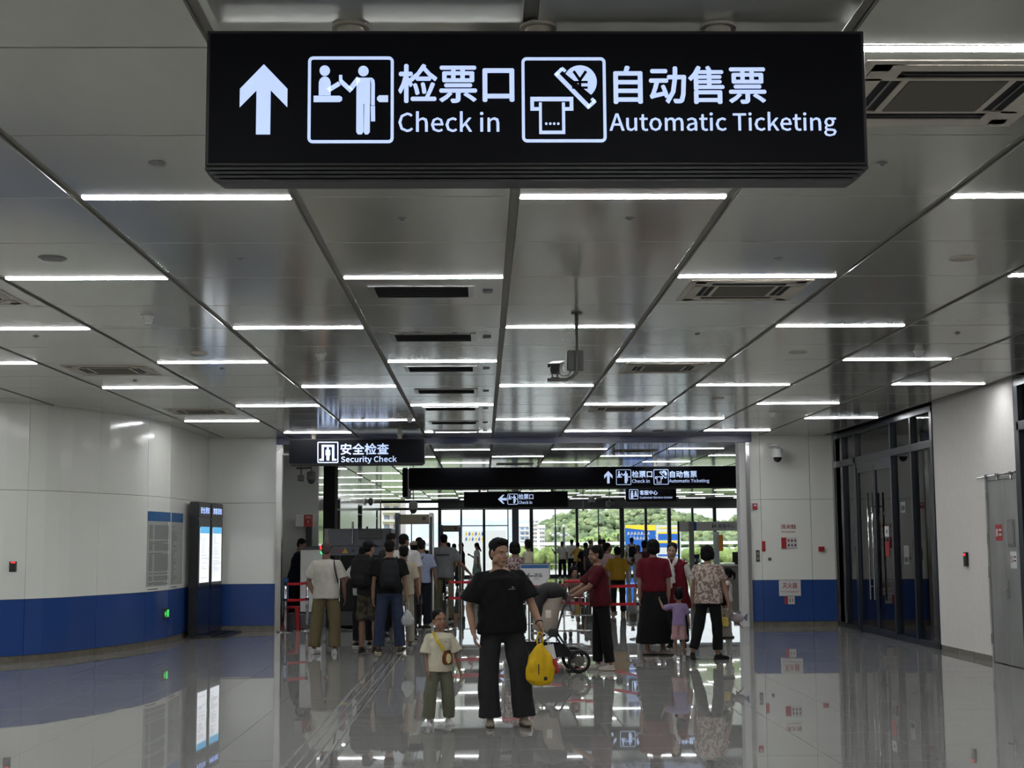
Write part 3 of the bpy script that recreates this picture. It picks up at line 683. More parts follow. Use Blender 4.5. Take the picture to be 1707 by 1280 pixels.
# customer service sign
YB = 50.4
a_, b_ = atY(1043, 813, YB), atY(1128, 837, YB); z1a, z0a = atY(1085, 813, YB).z, atY(1085, 837, YB).z
css = hang_sign('small black lit customer service sign hanging under the long sign', a_.x, b_.x, z0a, z1a, YB, .2, (a_.x+.4, b_.x-.4))
q2 = lambda px, py: (lambda p: (p.x, p.z))(atY(px, py, YB))
D = Draw(q2, YB-.003, .008)
m = MB(); D.frame(m, 1048.5, 815.5, 1064, 832, .9, 2); part('icon_frame', m, M['glyph'], css)
m = MB(); D.circ(m, 1053.5, 819.5, 1.7, 10); D.rect(m, 1051.5, 821.5, 1055.5, 830.5); D.circ(m, 1059.5, 820, 1.7, 10); D.rect(m, 1057.8, 822, 1061.5, 825.5); D.rect(m, 1056, 826, 1063, 827.5); part('pictogram', m, M['glyph'], css)
part('chinese_lettering', D.text('客服中心', 1066.5, 817, 1096, 825, .02), M['glyph'], css); part('english_lettering', D.text('Customer Service Center', 1066.5, 827, 1121, 831, .015), M['glyph'], css)
# ------------------------------------------------------------------ hanging camera
YH = 12.7
h = lambda px, py: atY(px, py, YH)
cc = h(962, 600); t = thing('surveillance_camera', 'grey box camera on a J shaped ceiling pole in mid hall', 'camera', (cc.x, YH, h(962, 635).z))
k = YH/F; zb = h(962, 635).z; zt_ = CZ
pl = MB(); pl.tube([(cc.x, YH, CZ+.01), (cc.x, YH, zb+.115), (cc.x-.012, YH, zb+.07), (cc.x-.045, YH, zb+.035), (cc.x-.10, YH, zb+.014), (cc.x-.27, YH, zb+.012)], .0165, 12)
part('pole', pl, M['camgrey'], t, smooth=True)
part('flange', MB().cyl((cc.x, YH, CZ-.015), (cc.x, YH, CZ), .05, 20), M['camgrey'], t)
part('junction_box', MB().bbox(cc.x-.085, cc.x+.06, YH+.02, YH+.1, zb+.10, zb+.285, .006).box(cc.x-.09, cc.x-.083, YH+.03, YH+.08, zb+.11, zb+.27), M['camgrey'], t)
hq = Matrix.Translation((cc.x-.185, YH, zb+.115)) @ Matrix.Rotation(R(-14), 4, 'Z') @ Matrix.Rotation(R(12), 4, 'X')
hm_ = MB(); hm_.bbox(-.042, .042, -.10, .14, -.045, .05, .012); hm_.box(-.055, .055, -.14, .12, .05, .058); hm_.box(-.055, -.05, -.14, .12, .02, .055); hm_.box(.05, .055, -.14, .12, .02, .055)
hm_.v = [(hq @ Vector(v))[:] for v in hm_.v]; part('camera_body', hm_, M['camgrey'], t)
ln = MB(); ln.cyl((0, -.105, 0), (0, -.09, 0), .04, 20); ln.v = [(hq @ Vector(v))[:] for v in ln.v]; part('lens_window', ln, M['black'], t)
part('mount', MB().cyl((cc.x-.225, YH, zb+.02), (cc.x-.225, YH, zb+.08), .006, 8).cyl((cc.x-.18, YH, zb+.02), (cc.x-.18, YH, zb+.08), .008, 8).box(cc.x-.24, cc.x-.16, YH-.02, YH+.02, zb+.026, zb+.034), M['camgrey'], t)
part('cable', MB().tube([(cc.x-.17, YH, zb+.07), (cc.x-.13, YH, zb+.045), (cc.x-.08, YH, zb+.05), (cc.x-.05, YH+.03, zb+.11)], .004, 6), M['black'], t)
# dome camera on the right portal wall
def dome(px, py, Y, label, s=1.0, arm=True, hang=0):
    c = atY(px, py, Y); t = thing('dome_camera', label, 'camera', (c.x, Y, c.z))
    if arm:
        part('bracket', MB().tube([(c.x-.10, YP-.002, c.z+.17), (c.x-.04, YP-.1, c.z+.19), (c.x, Y, c.z+.17), (c.x, Y, c.z+.12)], .018, 10).box(c.x-.14, c.x-.05, YP-.02, YP, c.z+.13, c.z+.24), M['white'], t)
    if hang: part('pole', MB().cyl((c.x, Y, c.z+.1*s), (c.x, Y, hang), .015*s, 8), M['grey'], t)
    part('housing', MB().rings([(c.x, Y, c.z+.14*s, .03*s, .03*s), (c.x, Y, c.z+.12*s, .07*s, .07*s), (c.x, Y, c.z+.10*s, .1*s, .1*s), (c.x, Y, c.z-.04*s, .105*s, .105*s), (c.x, Y, c.z-.06*s, .1*s, .1*s)], 20), M['white'] if arm else M['grey'], t, smooth=False)
    part('dome', MB().ell((c.x, Y, c.z-.06*s), (.085*s, .085*s, .10*s)), M['black'] if arm else M['greyd'], t, smooth=True); return t
dome(1296, 757, YP-.32, 'white dome camera with black globe on the right portal wall', 1.0)
dome(986, 834, 50, 'whitish dome camera hanging before the far glass wall', 1.2, False, CZ)
dome(689, 845, 40, 'grey dome camera hanging above the walk-through gate', 1.2, False, CZ)
dome(618, 836, 62, 'black dome camera on the far left wall', 1.1, False)
dome(519, 795, 28.6, 'grey round dome camera hanging left, under the security sign', .9, False, CZ)
c = atY(502, 797, 28.6); t = thing('surveillance_camera', 'square grey camera on a T bar under the security sign', 'camera', (c.x, 28.6, c.z-.06))
part('camera_body', MB().bbox(c.x-.06, c.x+.06, 28.5, 28.75, c.z-.06, c.z+.06, .01), M['camgrey'], t); part('arm', MB().cyl((c.x, 28.6, c.z+.06), (c.x, 28.6, CZ), .015, 8).cyl((c.x-.1, 28.6, c.z+.2), (c.x+.2, 28.6, c.z+.21), .02, 8), M['camgrey'], t)
c = atY(1016, 840, 52); t = thing('surveillance_camera', 'pale bracket camera hanging beside the far dome camera', 'camera', (c.x, 52, c.z-.1))
part('camera_body', MB().bbox(c.x-.12, c.x+.04, 51.9, 52.1, c.z-.1, c.z+.1, .02).bbox(c.x-.05, c.x+.16, 51.9, 52.1, c.z-.03, c.z+.06, .02), M['grey'], t); part('pole', MB().cyl((c.x, 52, c.z+.1), (c.x, 52, CZ), .02, 8), M['grey'], t)
c = atY(972, 835, 52); solo('hanging_rod', MB().cyl((c.x, 52, c.z-.35), (c.x, 52, CZ), .018, 8).cyl((c.x, 52, c.z-.35), (c.x, 52, c.z-.30), .04, 8), M['grey'], 'thin pale rod hanging left of the far dome camera', 'rod')
# ------------------------------------------------------------------ right portal wall fittings
yf = YP-.002
def plate(px0, py0, px1, py1, m, label, name='sign_plate', cat='sign', d=.012, Y=None):
    Y = Y or yf; a, b = atY(px0, py0, Y), atY(px1, py1, Y)
    x0, x1, z0, z1 = a.x, b.x, min(a.z, b.z), max(a.z, b.z)
    t = thing(name, label, cat, ((x0+x1)/2, Y, z0)); part('plate', MB().bbox(x0, x1, Y-d, Y, z0, z1, min(.004, d*.4)), M[m], t); return t, x0, x1, z0, z1
def W(px, py, Y): p = atY(px, py, Y); return (p.x, p.z)
t = thing('wall_lettering', 'red hydrant lettering on the white right portal wall', 'lettering', (atY(1314, 890, yf).x, yf, atY(1314, 890, yf).z))
a, b = atY(1301, 873.5, yf), atY(1327.5, 881.5, yf); part('chinese_lettering', text_mb('消火栓', a.x, b.x, b.z, a.z, yf, .003), M['inkred'], t)
a, b = atY(1303, 884.5, yf), atY(1326, 888.5, yf); part('english_lettering', text_mb('Fire hydrant', a.x, b.x, b.z, a.z, yf, .003), M['inkred'], t)
t, x0, x1, z0, z1 = plate(1302, 896, 1329, 914, 'offw', 'red and white instruction sticker under the hydrant lettering')
part('red_field', MB().box(x0, x0+.1, yf-.015, yf-.012, z0, z1), M['redp'], t)
for i in range(3):
    for j in range(2): part('small_icon', MB().ell((x0+.145+i*.065, yf-.0125, z1-.06-j*.09), (.017, .002, .028), u=8, v=5), M['ink'] if (i+j) % 2 else M['inkred'], t)
t, x0, x1, z0, z1 = plate(1298, 967, 1335, 993, 'offw', 'white rounded extinguisher plate on the blue band of the right portal wall', d=.02)
part('chinese_lettering', text_mb('灭火器', x0+.07, x1-.07, z0+.145, z1-.05, yf-.02, .003), M['inkred'], t); part('english_lettering', text_mb('Fire Extinguisher', x0+.035, x1-.035, z0+.06, z0+.10, yf-.02, .003), M['inkred'], t)
t, x0, x1, z0, z1 = plate(1308, 994, 1325, 1007, 'offw', 'small red and white sticker below the extinguisher plate')
part('red_field', MB().box(x0, x0+.06, yf-.015, yf-.012, z0, z1), M['redp'], t)
for j in range(2): part('small_icon', MB().ell((x0+.10+j*.055, yf-.0125, (z0+z1)/2), (.013, .002, .04), u=8, v=5), M['grey'], t)
t, x0, x1, z0, z1 = plate(1254, 839, 1262, 849, 'redp', 'small red alarm box high beside the right portal jamb', 'alarm_box', 'alarm', .05); part('window', MB().box(x0+.02, x1-.02, yf-.056, yf-.05, z0+.06, z1-.02), M['offw'], t)
t, x0, x1, z0, z1 = plate(1364, 911, 1373, 919, 'redp', 'small red call point near the glass door end of the portal wall', 'call_point', 'alarm', .06); part('window', MB().box(x0+.02, x1-.02, yf-.066, yf-.06, z0+.02, z1-.02), M['inkred'], t)
t, x0, x1, z0, z1 = plate(1270, 902, 1276, 919, 'redp', 'narrow red sticker on the hydrant door edge', 'sticker')
t, x0, x1, z0, z1 = plate(1260, 917, 1266.5, 936, 'black', 'narrow black switch plate beside the right portal jamb', 'switch_plate', 'switch'); part('button', MB().box(x0+.015, x1-.015, yf-.018, yf-.012, z0+.03, z0+.10).box(x0+.015, x1-.015, yf-.018, yf-.012, z1-.1, z1-.03), M['grey'], t)
c = atY(1283, 932, yf); t = thing('door_lock', 'round steel lock in the hydrant door of the right portal wall', 'lock', (c.x, yf, c.z)); part('rosette', MB().cyl((c.x, yf, c.z), (c.x, yf-.02, c.z), .034, 20), M['steel'], t); part('keyhole', MB().box(c.x-.006, c.x+.006, yf-.023, yf-.02, c.z-.015, c.z+.015), M['black'], t)
# right wall fittings (plane X=XR)
def onR(y, z): return Vector((XR, y, z))
t = thing('wall_detector', 'small black wall unit with red light on the white right wall', 'detector', (XR, 20.4, 1.3)); part('case', MB().bbox(XR-.04, XR-.001, 20.33, 20.45, 1.28, 1.48, .006), M['black'], t); part('red_light', MB().box(XR-.043, XR-.039, 20.35, 20.43, 1.43, 1.46), M['ledred'], t)
t = thing('warning_sticker', 'red warning sticker on the left leaf of the grey steel door', 'sticker', (XR, 19.1, 1.6)); part('plate', MB().box(XR-.004, XR-.0005, 18.96, 19.2, 1.64, 1.86), M['redp'], t)
part('lettering', MB().box(XR-.006, XR-.0045, 18.98, 19.08, 1.77, 1.80).box(XR-.006, XR-.0045, 18.98, 19.08, 1.71, 1.74).box(XR-.006, XR-.0045, 19.12, 19.17, 1.70, 1.80), M['offw'], t)
t = thing('notice_holder', 'steel notice holder on the right leaf of the grey steel door', 'notice', (XR, 18.6, 1.6)); part('frame', MB().bbox(XR-.02, XR-.0005, 18.5, 18.72, 1.56, 1.92, .004), M['steel'], t); part('paper', MB().box(XR-.023, XR-.0205, 18.52, 18.70, 1.6, 1.9), M['grey'], t)
t = thing('no_smoking_sticker', 'white no smoking sticker under the notice holder on the steel door', 'sticker', (XR, 18.6, 1.3)); part('plate', MB().box(XR-.004, XR-.0005, 18.48, 18.7, 1.28, 1.5), M['offw'], t)
m = MB()
for i in range(16):
    a0, a1 = R(22.5*i), R(22.5*(i+1)); m.prism([(math.cos(a0)*.045, math.sin(a0)*.045), (math.cos(a1)*.045, math.sin(a1)*.045), (math.cos(a1)*.034, math.sin(a1)*.034), (math.cos(a0)*.034, math.sin(a0)*.034)], lambda p, q_: Vector((XR-.006, 18.64-p, 1.4+q_)), (.0015, 0, 0))
m.prism([(-.03, .024), (-.024, .03), (.03, -.024), (.024, -.03)], lambda p, q_: Vector((XR-.006, 18.64-p, 1.4+q_)), (.0015, 0, 0)); part('symbol', m, M['inkred'], t); part('lettering', MB().box(XR-.0055, XR-.0042, 18.5, 18.58, 1.42, 1.44).box(XR-.0055, XR-.0042, 18.5, 18.58, 1.37, 1.39), M['ink'], t)
for y, z, l in ((23.55, 2.2, 'upper'), (23.45, 1.35, 'lower')):
    t = thing('glass_sticker', 'small %s sticker on the glass beside the tall door handles' % l, 'sticker', (XR+.03, y, z)); part('plate', MB().box(XR+.036, XR+.0395, y-.14, y+.14, z-.09, z+.09 if l == 'upper' else z+.22), M['grey'], t); part('print', MB().box(XR+.034, XR+.036, y-.1, y+.1, z-.05, z+.03), M['ink'], t)
t = thing('door_notice', 'small white notice on the glass door leaf by the handles', 'notice', (XR, 24.4, 1.78)); part('sheet', MB().box(XR+.014, XR+.019, 24.35, 24.6, 1.72, 1.9), M['offw'], t); part('print', MB().box(XR+.012, XR+.014, 24.44, 24.5, 1.78, 1.84), M['ink'], t)
t = thing('door_notice', 'faded red notice below the white one on the glass door', 'notice', (XR, 24.4, 1.3)); part('sheet', MB().box(XR+.014, XR+.019, 24.35, 24.6, 1.38, 1.64), M['inkred'], t)
# left wall fittings
t = thing('wall_detector', 'small black wall unit with red light near the left edge', 'detector', (-6.9, 20.6, 1.2))
c = atY(21, 945, 20.55); part('case', MB().bbox(c.x-.045, c.x+.045, c.y-.02, c.y+.05, c.z-.07, c.z+.08, .006), M['black'], t); part('red_light', MB().box(c.x-.02, c.x+.04, c.y-.024, c.y-.019, c.z+.055, c.z+.075), M['ledred'], t)
def wallmap(pts):
    """arc-length map on the left wall run, starting at the px 249 joint"""
    q = [Vector(p) for p in pts]; L = [0]
    for a, b in zip(q[:-1], q[1:]): L.append(L[-1]+(b-a).length)
    def f(s, z, d):
        for i in range(len(L)-1):
            if s <= L[i+1] or i == len(L)-2:
                t = (q[i+1]-q[i]).normalized(); n = Vector((t.y, -t.x)); p = q[i]+t*(s-L[i])+n*d; return Vector((p.x, p.y, z))
    return f, L
wf_, WL = wallmap(sp[24:31]+[(-5.365, 26.3)])
def wplate(s0, s1, z0, z1, d0, d1, n=4):
    m = MB(); vs = []
    for d in (d0, d1):
        for z in (z0, z1): vs += [wf_(s0+(s1-s0)*i/n, z, d) for i in range(n+1)]
    k = n+1; fs = []
    for i in range(n): fs += [(i, i+1, k+i+1, k+i), (2*k+i, 3*k+i, 3*k+i+1, 2*k+i+1), (k+i, k+i+1, 3*k+i+1, 3*k+i), (i, 2*k+i, 2*k+i+1, i+1)]
    fs += [(0, k, 3*k, 2*k), (n, 2*k+n, 3*k+n, k+n)]
    return m.add(vs, fs)
print('curve lengths', WL)
random.seed(3)
for s0, s1, l, cnt_ in ((.02, 1.12, 'left wall notice with blue header and dense print', 1), (1.2, 2.1, 'left wall notice with blue header beside the black kiosks', 2)):
    t = thing('wall_notice', l, 'notice', wf_((s0+s1)/2, .98, .001))
    part('sheet', wplate(s0, s1, .98, 2.2, .001, .003), M['wall_w'] if False else mat('notice_sheet_%d' % cnt_, (168, 171, 166), .25), t)
    part('blue_header', wplate(s0, s1, 2.06, 2.22, .003, .005), M['blue'], t)
    m = MB(); z = 1.98
    while z > 1.0:
        if random.random() < .12: z -= .03; continue
        e = s1-.08 if cnt_ == 1 else s0+.12+random.random()*.4; w_ = e-(random.random()*.35 if random.random() < .25 and cnt_ == 1 else 0)
        q = wplate(s0+.08, max(w_, s0+.2), z, z+.012, .003, .0042, 3); m.add(q.v, q.f); z -= .0235
    o = part('printed_lines', m, mat('print_grey_%d' % cnt_, (92, 92, 90), .6), t); o['kind'] = 'stuff'
    part('footer_print', wplate(s0+.06, s0+.5, .93, .945, .001, .003), M['ink'], t)
t = thing('exit_sign', 'small green lit exit sign low on the blue band of the left wall', 'exit sign', wf_(1.0, .42, .002))
q = wplate(.78, 1.12, .42, .60, .001, .02); part('case', q, M['steel'], t)
part('lit_panel', wplate(.82, 1.08, .44, .58, .02, .022), M['black'], t)
m = wplate(.95, 1.06, .45, .57, .022, .024); part('running_symbol', m, M['green'], t); part('arrow', wplate(.84, .92, .49, .52, .022, .024).add(*(lambda w: (w.v, w.f))(wplate(.86, .89, .46, .55, .022, .024))), M['green'], t)
# kiosks
def kiosk(y0, y1, x0, x1, title, label, tint):
    """face towards +X, edge y0 (near) to y1 (far)"""
    zt = 2.44; loc = ((x0+x1)/2-.1, (y0+y1)/2, 0); t = thing('display_kiosk', label, 'kiosk', loc, group='twin black kiosks')
    def P(s, z, d): # s along face 0..1, d outwards
        return Vector((x0+(x1-x0)*s+d, y0+(y1-y0)*s, z))
    def bx(s0, s1, z0, z1, d0, d1):
        m = MB(); return m.add([P(s0, z0, d0), P(s1, z0, d0), P(s1, z0, d1), P(s0, z0, d1), P(s0, z1, d0), P(s1, z1, d0), P(s1, z1, d1), P(s0, z1, d1)],
            [(0,3,2,1),(4,5,6,7),(0,1,5,4),(1,2,6,5),(2,3,7,6),(3,0,4,7)])
    part('shell', bx(.0, 1, .04, zt, -.16, -.01), M['kiosk'], t)
    part('header_panel', bx(.02, .98, 2.15, zt-.02, -.01, .006), M['kiosk'], t)
    part('upper_door', bx(.02, .98, .86, 2.13, -.01, .004), M['kiosk'], t)
    part('lower_door', bx(.02, .98, .06, .84, -.01, .004), M['kioskn'], t)
    sc = part('screen', bx(.12, .88, .98, 1.97, .004, .008), M['screen'], t)
    part('screen_header', bx(.12, .88, 1.87, 1.99, .008, .010), M['screenb'], sc)
    m = MB()
    for i in range(30):
        z = 1.82-i*.027
        if random.random() < .25: continue
        q = bx(.2, .3+random.random()*.5, z, z+.007, .008, .0095); m.add(q.v, q.f)
    o = part('printed_lines', m, mat('screen_ink_'+tint, (150, 155, 165), .5, emit=.35), sc); o['kind'] = 'stuff'
    mb = text_mb(title, .14, .86, 2.23, 2.35, 0, 0, .012, fn=lambda a, b, c: P(a, b, .008)); part('lettering', mb, M['glyph'], t)
    part('lock', MB().cyl(P(.06, .93, .004), P(.06, .93, .02), .018, 10), M['steel'], t)
    part('base', bx(-.02, 1.02, .0, .04, -.18, .26), M['black'], t); return t
kiosk(25.85, 26.67, -5.13, -5.07, '安全须知', 'nearer black kiosk with lit white screen beside the left wall', 'a')
kiosk(26.70, 27.52, -5.065, -5.00, '旅客须知', 'further black kiosk with lit white screen, next to the portal wall', 'b')
t = thing('kiosk_plinth', 'low black floor plate under the twin kiosks', 'plinth', (-5.0, 26.7, 0))
part('plate', MB().box(-5.3, -4.62, 25.7, 27.6, .001, .02), M['black'], t)
# ------------------------------------------------------------------ security zone
# x-ray machine
yx = 28.9; x0, x1 = X_at(541, yx), X_at(652, yx)
t = thing('baggage_scanner', 'large grey and black baggage x-ray machine at the security check', 'baggage scanner', ((x0+x1)/2, yx+1, 0))
zt, zm = atY(590, 881, yx).z, atY(590, 926, yx).z
part('hood', MB().bbox(x0, x1, yx, yx+2.2, zm+.18, zt, .02), M['greyd'], t)
part('hood_end', MB().bbox(x0-.01, x0+.09, yx-.02, yx+2.2, zm, zt+.005, .01), M['grey'], t)
part('lower_band', MB().bbox(x0+.09, x1, yx-.015, yx+2.2, zm, zm+.19, .01), M['greyd'], t)
part('monitor_panel', MB().bbox(X_at(598, yx), X_at(637, yx), yx-.05, yx-.005, zt-.21, zt-.03, .01), M['black'], t)
part('curtain', MB().box(x0+.32, x1, yx+.02, yx+.1, .35, zm), M['matblack'], t)
part('body', MB().bbox(x0+.3, x1, yx+.1, yx+2.2, .0, zm, .01), M['matblack'], t)
part('conveyor', MB().bbox(x0+.36, x1-.05, yx-.55, yx+.1, .05, .34, .02), M['black'], t)
for i in range(3): part('vertical_bar', MB().cyl((X_at(588+i*12, yx), yx-.01, zt-.02-.28*(i == 0)), (X_at(588+i*12, yx), yx-.01, zt+.14-.1*(i > 0)), .022, 8), M['steel'] if i == 0 else M['black'], t)
for px, c_ in ((565, 'redp'), (577, 'green'), (589, 'black')): part('button', MB().cyl((X_at(px, yx), yx-.016, zm+.10), (X_at(px, yx), yx-.05, zm+.10), .03, 12), M['black'] if c_ == 'green' else M[c_], t)
solo('lit_triangle', MB().prism([(0, .06), (.06, -.05), (-.06, -.05)], lambda a, b: Vector((X_at(576, yx)+a, yx-.06, zm+.1+b)), (0, .004, 0)), mat('hazard_yellow', (190, 150, 40), .5), 'small yellow hazard triangle on the x-ray machine', 'sticker')
# console
yc = 28.6; a, b = X_at(501, yc), X_at(537, yc)
t = thing('officer_console', 'pale grey console with dark sloping top beside the x-ray machine', 'console', ((a+b)/2, yc+.3, 0))
zt2 = atY(520, 916, yc).z; part('cabinet', MB().bbox(a, b, yc, yc+.8, .32, zt2, .01), M['white'], t)
part('desk_top', MB().add([(a-.02, yc-.03, zt2), (b+.02, yc-.03, zt2), (b+.02, yc+.8, zt2), (a-.02, yc+.8, zt2), (a, yc-.03, zt2+.03), (b, yc-.03, zt2+.07), (b, yc+.8, zt2+.09), (a, yc+.8, zt2+.05)], [(0,3,2,1),(4,5,6,7),(0,1,5,4),(1,2,6,5),(2,3,7,6),(3,0,4,7)]), M['navy'], t)
part('base', MB().bbox(X_at(481, yc), b-.01, yc-.25, yc+.9, .0, .30, .02), M['greyd'], t)
part('red_light', MB().cyl((b-.0, yc-.03, zt2+.04), (b-.0, yc-.05, zt2+.04), .045, 12), M['ledred'], t); part('green_light', MB().cyl((b-.0, yc-.03, zt2-.06), (b-.0, yc-.05, zt2-.06), .03, 12), M['ledgreen'], t)
t = thing('stool', 'red plastic stool behind the left queue barrier', 'stool', (X_at(488, 28.2), 28.2, 0)); sxx = X_at(488, 28.2)
part('seat', MB().rings([(sxx, 28.15, .42, .14, .14), (sxx, 28.15, .45, .15, .15), (sxx, 28.15, .46, .12, .12)], 16), M['redp'], t)
for dx, dy in ((-.1, -.1), (.1, -.1), (.1, .1), (-.1, .1)): part('leg', MB().cone((sxx+dx*1.35, 28.15+dy*1.2, .0), (sxx+dx, 28.15+dy, .43), .028, .035, 8), M['redp'], t)
solo('blue_board', MB().bbox(X_at(474, 28.5), X_at(482, 28.5), 28.4, 28.5, .55, 1.0, .01), M['blue'], 'blue board behind the left queue post', 'board')
def gate(px0, px1, Y, ztop, label, m='cass'):
    a, b = X_at(px0, Y), X_at(px1, Y); t = thing('metal_detector_gate', label, 'security gate', ((a+b)/2, Y+.3, 0), group='walk-through gates')
    for s, (u, v) in enumerate(((a, a+.085), (b-.085, b))):
        sp_ = part('side_panel', MB().bbox(u, v, Y, Y+.55, 0.001, ztop+.03, .015), M['white'] if s else M['greyd'], t)
        part('edge_strip', MB().box(u+.02, v-.02, Y-.006, Y+.0, .1, ztop-.05), M['black'], sp_)
    hd = part('header', MB().bbox(a+.085, b-.085, Y+.02, Y+.5, ztop-.19, ztop, .01), M['gate'], t)
    part('display', MB().box(b-.22, b-.15, Y+.01, Y+.02, ztop-.12, ztop-.05), M['black'], hd); return t
gate(658, 722, 28.6, 2.24, 'large walk-through metal detector arch behind the queue')
gate(734, 769, 46.0, 2.22, 'small distant walk-through metal detector arch near the glass wall')
# AED cabinet
ya = 30.6; a, b = X_at(492, ya), X_at(521, ya); z0, z1 = atY(506, 878, ya).z, atY(506, 858, ya).z; xm = X_at(506, ya)
t = thing('defibrillator_cabinet', 'red and white defibrillator cabinet with heart symbol on a dark stand', 'cabinet', ((a+b)/2, ya, 0))
part('box', MB().bbox(a, b, ya+.02, ya+.22, z0, z1, .008), M['offw'], t); part('red_panel', MB().box(xm, b, ya+.01, ya+.02, z0, z1), mat('orange_red', (150, 44, 30), .4), t)
hc = ((xm+b)/2, (z0+z1)/2-.02)
hp = [(.075*math.sin(R(i*15))**3, .07*(math.cos(R(i*15))-.38*math.cos(R(i*30))-.15*math.cos(R(i*45)))) for i in range(24)]
part('heart', MB().prism(hp, lambda u, v: Vector((hc[0]+u, ya+.004, hc[1]+v)), (0, .006, 0)), M['redp'], t)
part('bolt', MB().prism([(.01, .04), (-.02, 0), (0, 0), (-.01, -.04), (.02, .008), (0, .008)], lambda u, v: Vector((hc[0]+u, ya+.0, hc[1]+v)), (0, .004, 0)), M['offw'], t)
part('lettering', text_mb('AED', xm+.04, b-.03, z1-.075, z1-.03, ya+.01, .003), M['offw'], t)
part('stand', MB().bbox(X_at(509, ya), X_at(519, ya), ya+.05, ya+.15, .0, z0, .005).bbox(a, b, ya, ya+.3, 0, .03, .005), M['black'], t)
# queue barriers
def post(px, py_base, label, h=.94, Y=None):
    p = flr(px, py_base) if Y is None else Vector((X_at(px, Y), Y, 0))
    t = thing('queue_post', label, 'barrier post', (p.x, p.y, 0), group=None)
    part('base', MB().rings([(p.x, p.y, 0.001, .16, .16), (p.x, p.y, .015, .155, .155), (p.x, p.y, .035, .06, .06)], 24), M['chrome'], t)
    part('tube', MB().cyl((p.x, p.y, .02), (p.x, p.y, h), .028, 16), M['chrome'], t, smooth=True)
    part('head', MB().cyl((p.x, p.y, h-.05), (p.x, p.y, h), .036, 16), M['black'], t); part('head', MB().cyl((p.x, p.y, h-.36), (p.x, p.y, h-.31), .036, 16), M['black'], t); return Vector((p.x, p.y, h))
def belt(a, b, dz, label):
    n = 8; m = MB(); d = (b-a); d.z = 0; L = d.length; t = d.normalized(); q = Vector((-t.y, t.x, 0))*.001; a0, b0 = a+t*.034, b-t*.034; vs = []
    for k in range(n+1):
        f = k/n; p = a0.lerp(b0, f); s = -.03*4*f*(1-f)*min(1, L/2); z = .91+dz+s
        vs += [Vector((p.x, p.y, z-.025))+q, Vector((p.x, p.y, z+.025))+q, Vector((p.x, p.y, z+.025))-q, Vector((p.x, p.y, z-.025))-q]
    fs = [(0, 1, 2, 3), (4*n+3, 4*n+2, 4*n+1, 4*n)]
    for k in range(n):
        for j in range(4): fs.append((4*k+j, 4*k+4+j, 4*k+4+(j+1) % 4, 4*k+(j+1) % 4))
    return solo('barrier_belt', m.add(vs, fs), M['red'], label, 'barrier belt')
A = post(477, 0, 'chrome queue post with black head beside the left portal jamb', Y=27.5); B = post(513, 0, 'chrome queue post before the officer console', Y=27.9)
belt(A, B, 0, 'upper red belt at the left portal jamb'); belt(A, B, -.31, 'lower red belt at the left portal jamb')
A = post(745, 0, 'chrome queue post right of the walk-through gate', Y=28.0); B = post(815, 0, 'chrome queue post behind the man in black tee', Y=28.2)
belt(A, B, 0, 'upper red belt between gate and man in black tee'); belt(A, B, -.31, 'lower red belt between gate and man in black tee')
A2 = post(900, 0, 'chrome queue post behind the white direction board', Y=26.5); B2 = post(1062, 0, 'chrome queue post behind the woman in maroon tee and black skirt', Y=24.6)
belt(A2, B2, 0, 'upper red belt behind the woman pushing the stroller'); belt(A2, B2, -.31, 'lower red belt behind the woman pushing the stroller')
belt(B, A2, 0, 'upper red belt running behind the man in black tee'); 
# direction board
yw = 21.0; q = lambda px, py: atY(px, py, yw)
a, b = q(867, 945), q(916, 975); xc = (a.x+b.x)/2; t = thing('direction_board', 'white direction board with left arrow on a steel stand behind the stroller', 'sign board', (xc, yw, 0))
z1, z0 = a.z+.04, b.z; zm_ = q(890, 963).z
part('board', MB().prism([(a.x, z1), (b.x, z1), (b.x, zm_), (b.x-.08, z0), (a.x+.08, z0), (a.x, zm_)], lambda u, v: Vector((u, yw, v)), (0, .03, 0)), M['offw'], t)
part('blue_header', MB().box(a.x+.01, b.x-.01, yw-.004, yw, z1-.06, z1-.01), M['blue'], t)
part('frame', MB().box(a.x-.01, b.x+.01, yw-.005, yw+.035, z1, z1+.015).box(b.x, b.x+.01, yw-.005, yw+.035, zm_, z1).box(a.x-.01, a.x, yw-.005, yw+.035, zm_, z1), M['greyd'], t)
ar = MB(); c = q(884, 960); ar.prism([(-.065, 0), (-.01, .05), (-.01, .03), (-.035, .008), (.05, .008), (.05, -.008), (-.035, -.008), (-.01, -.03), (-.01, -.05)], lambda u, v: Vector((c.x+u, yw-.004, c.z+v)), (0, .003, 0)); part('arrow', ar, M['ink'], t)
u0, u1 = q(890, 955), q(904, 962.5); part('chinese_lettering', text_mb('进站', u0.x, u1.x, u1.z, u0.z, yw, .003, .02), M['ink'], t); u0, u1 = q(890, 964), q(899, 967); part('english_lettering', text_mb('Entry', u0.x, u1.x, u1.z, u0.z, yw, .003), M['ink'], t)
for dx in (-.09, .09): part('pole', MB().cyl((xc+dx, yw+.02, .02), (xc+dx, yw+.02, z0+.05), .014, 10), M['steel'], t)
part('base', MB().bbox(xc-.2, xc+.2, yw-.15, yw+.2, 0.001, .025, .006), M['steel'], t)
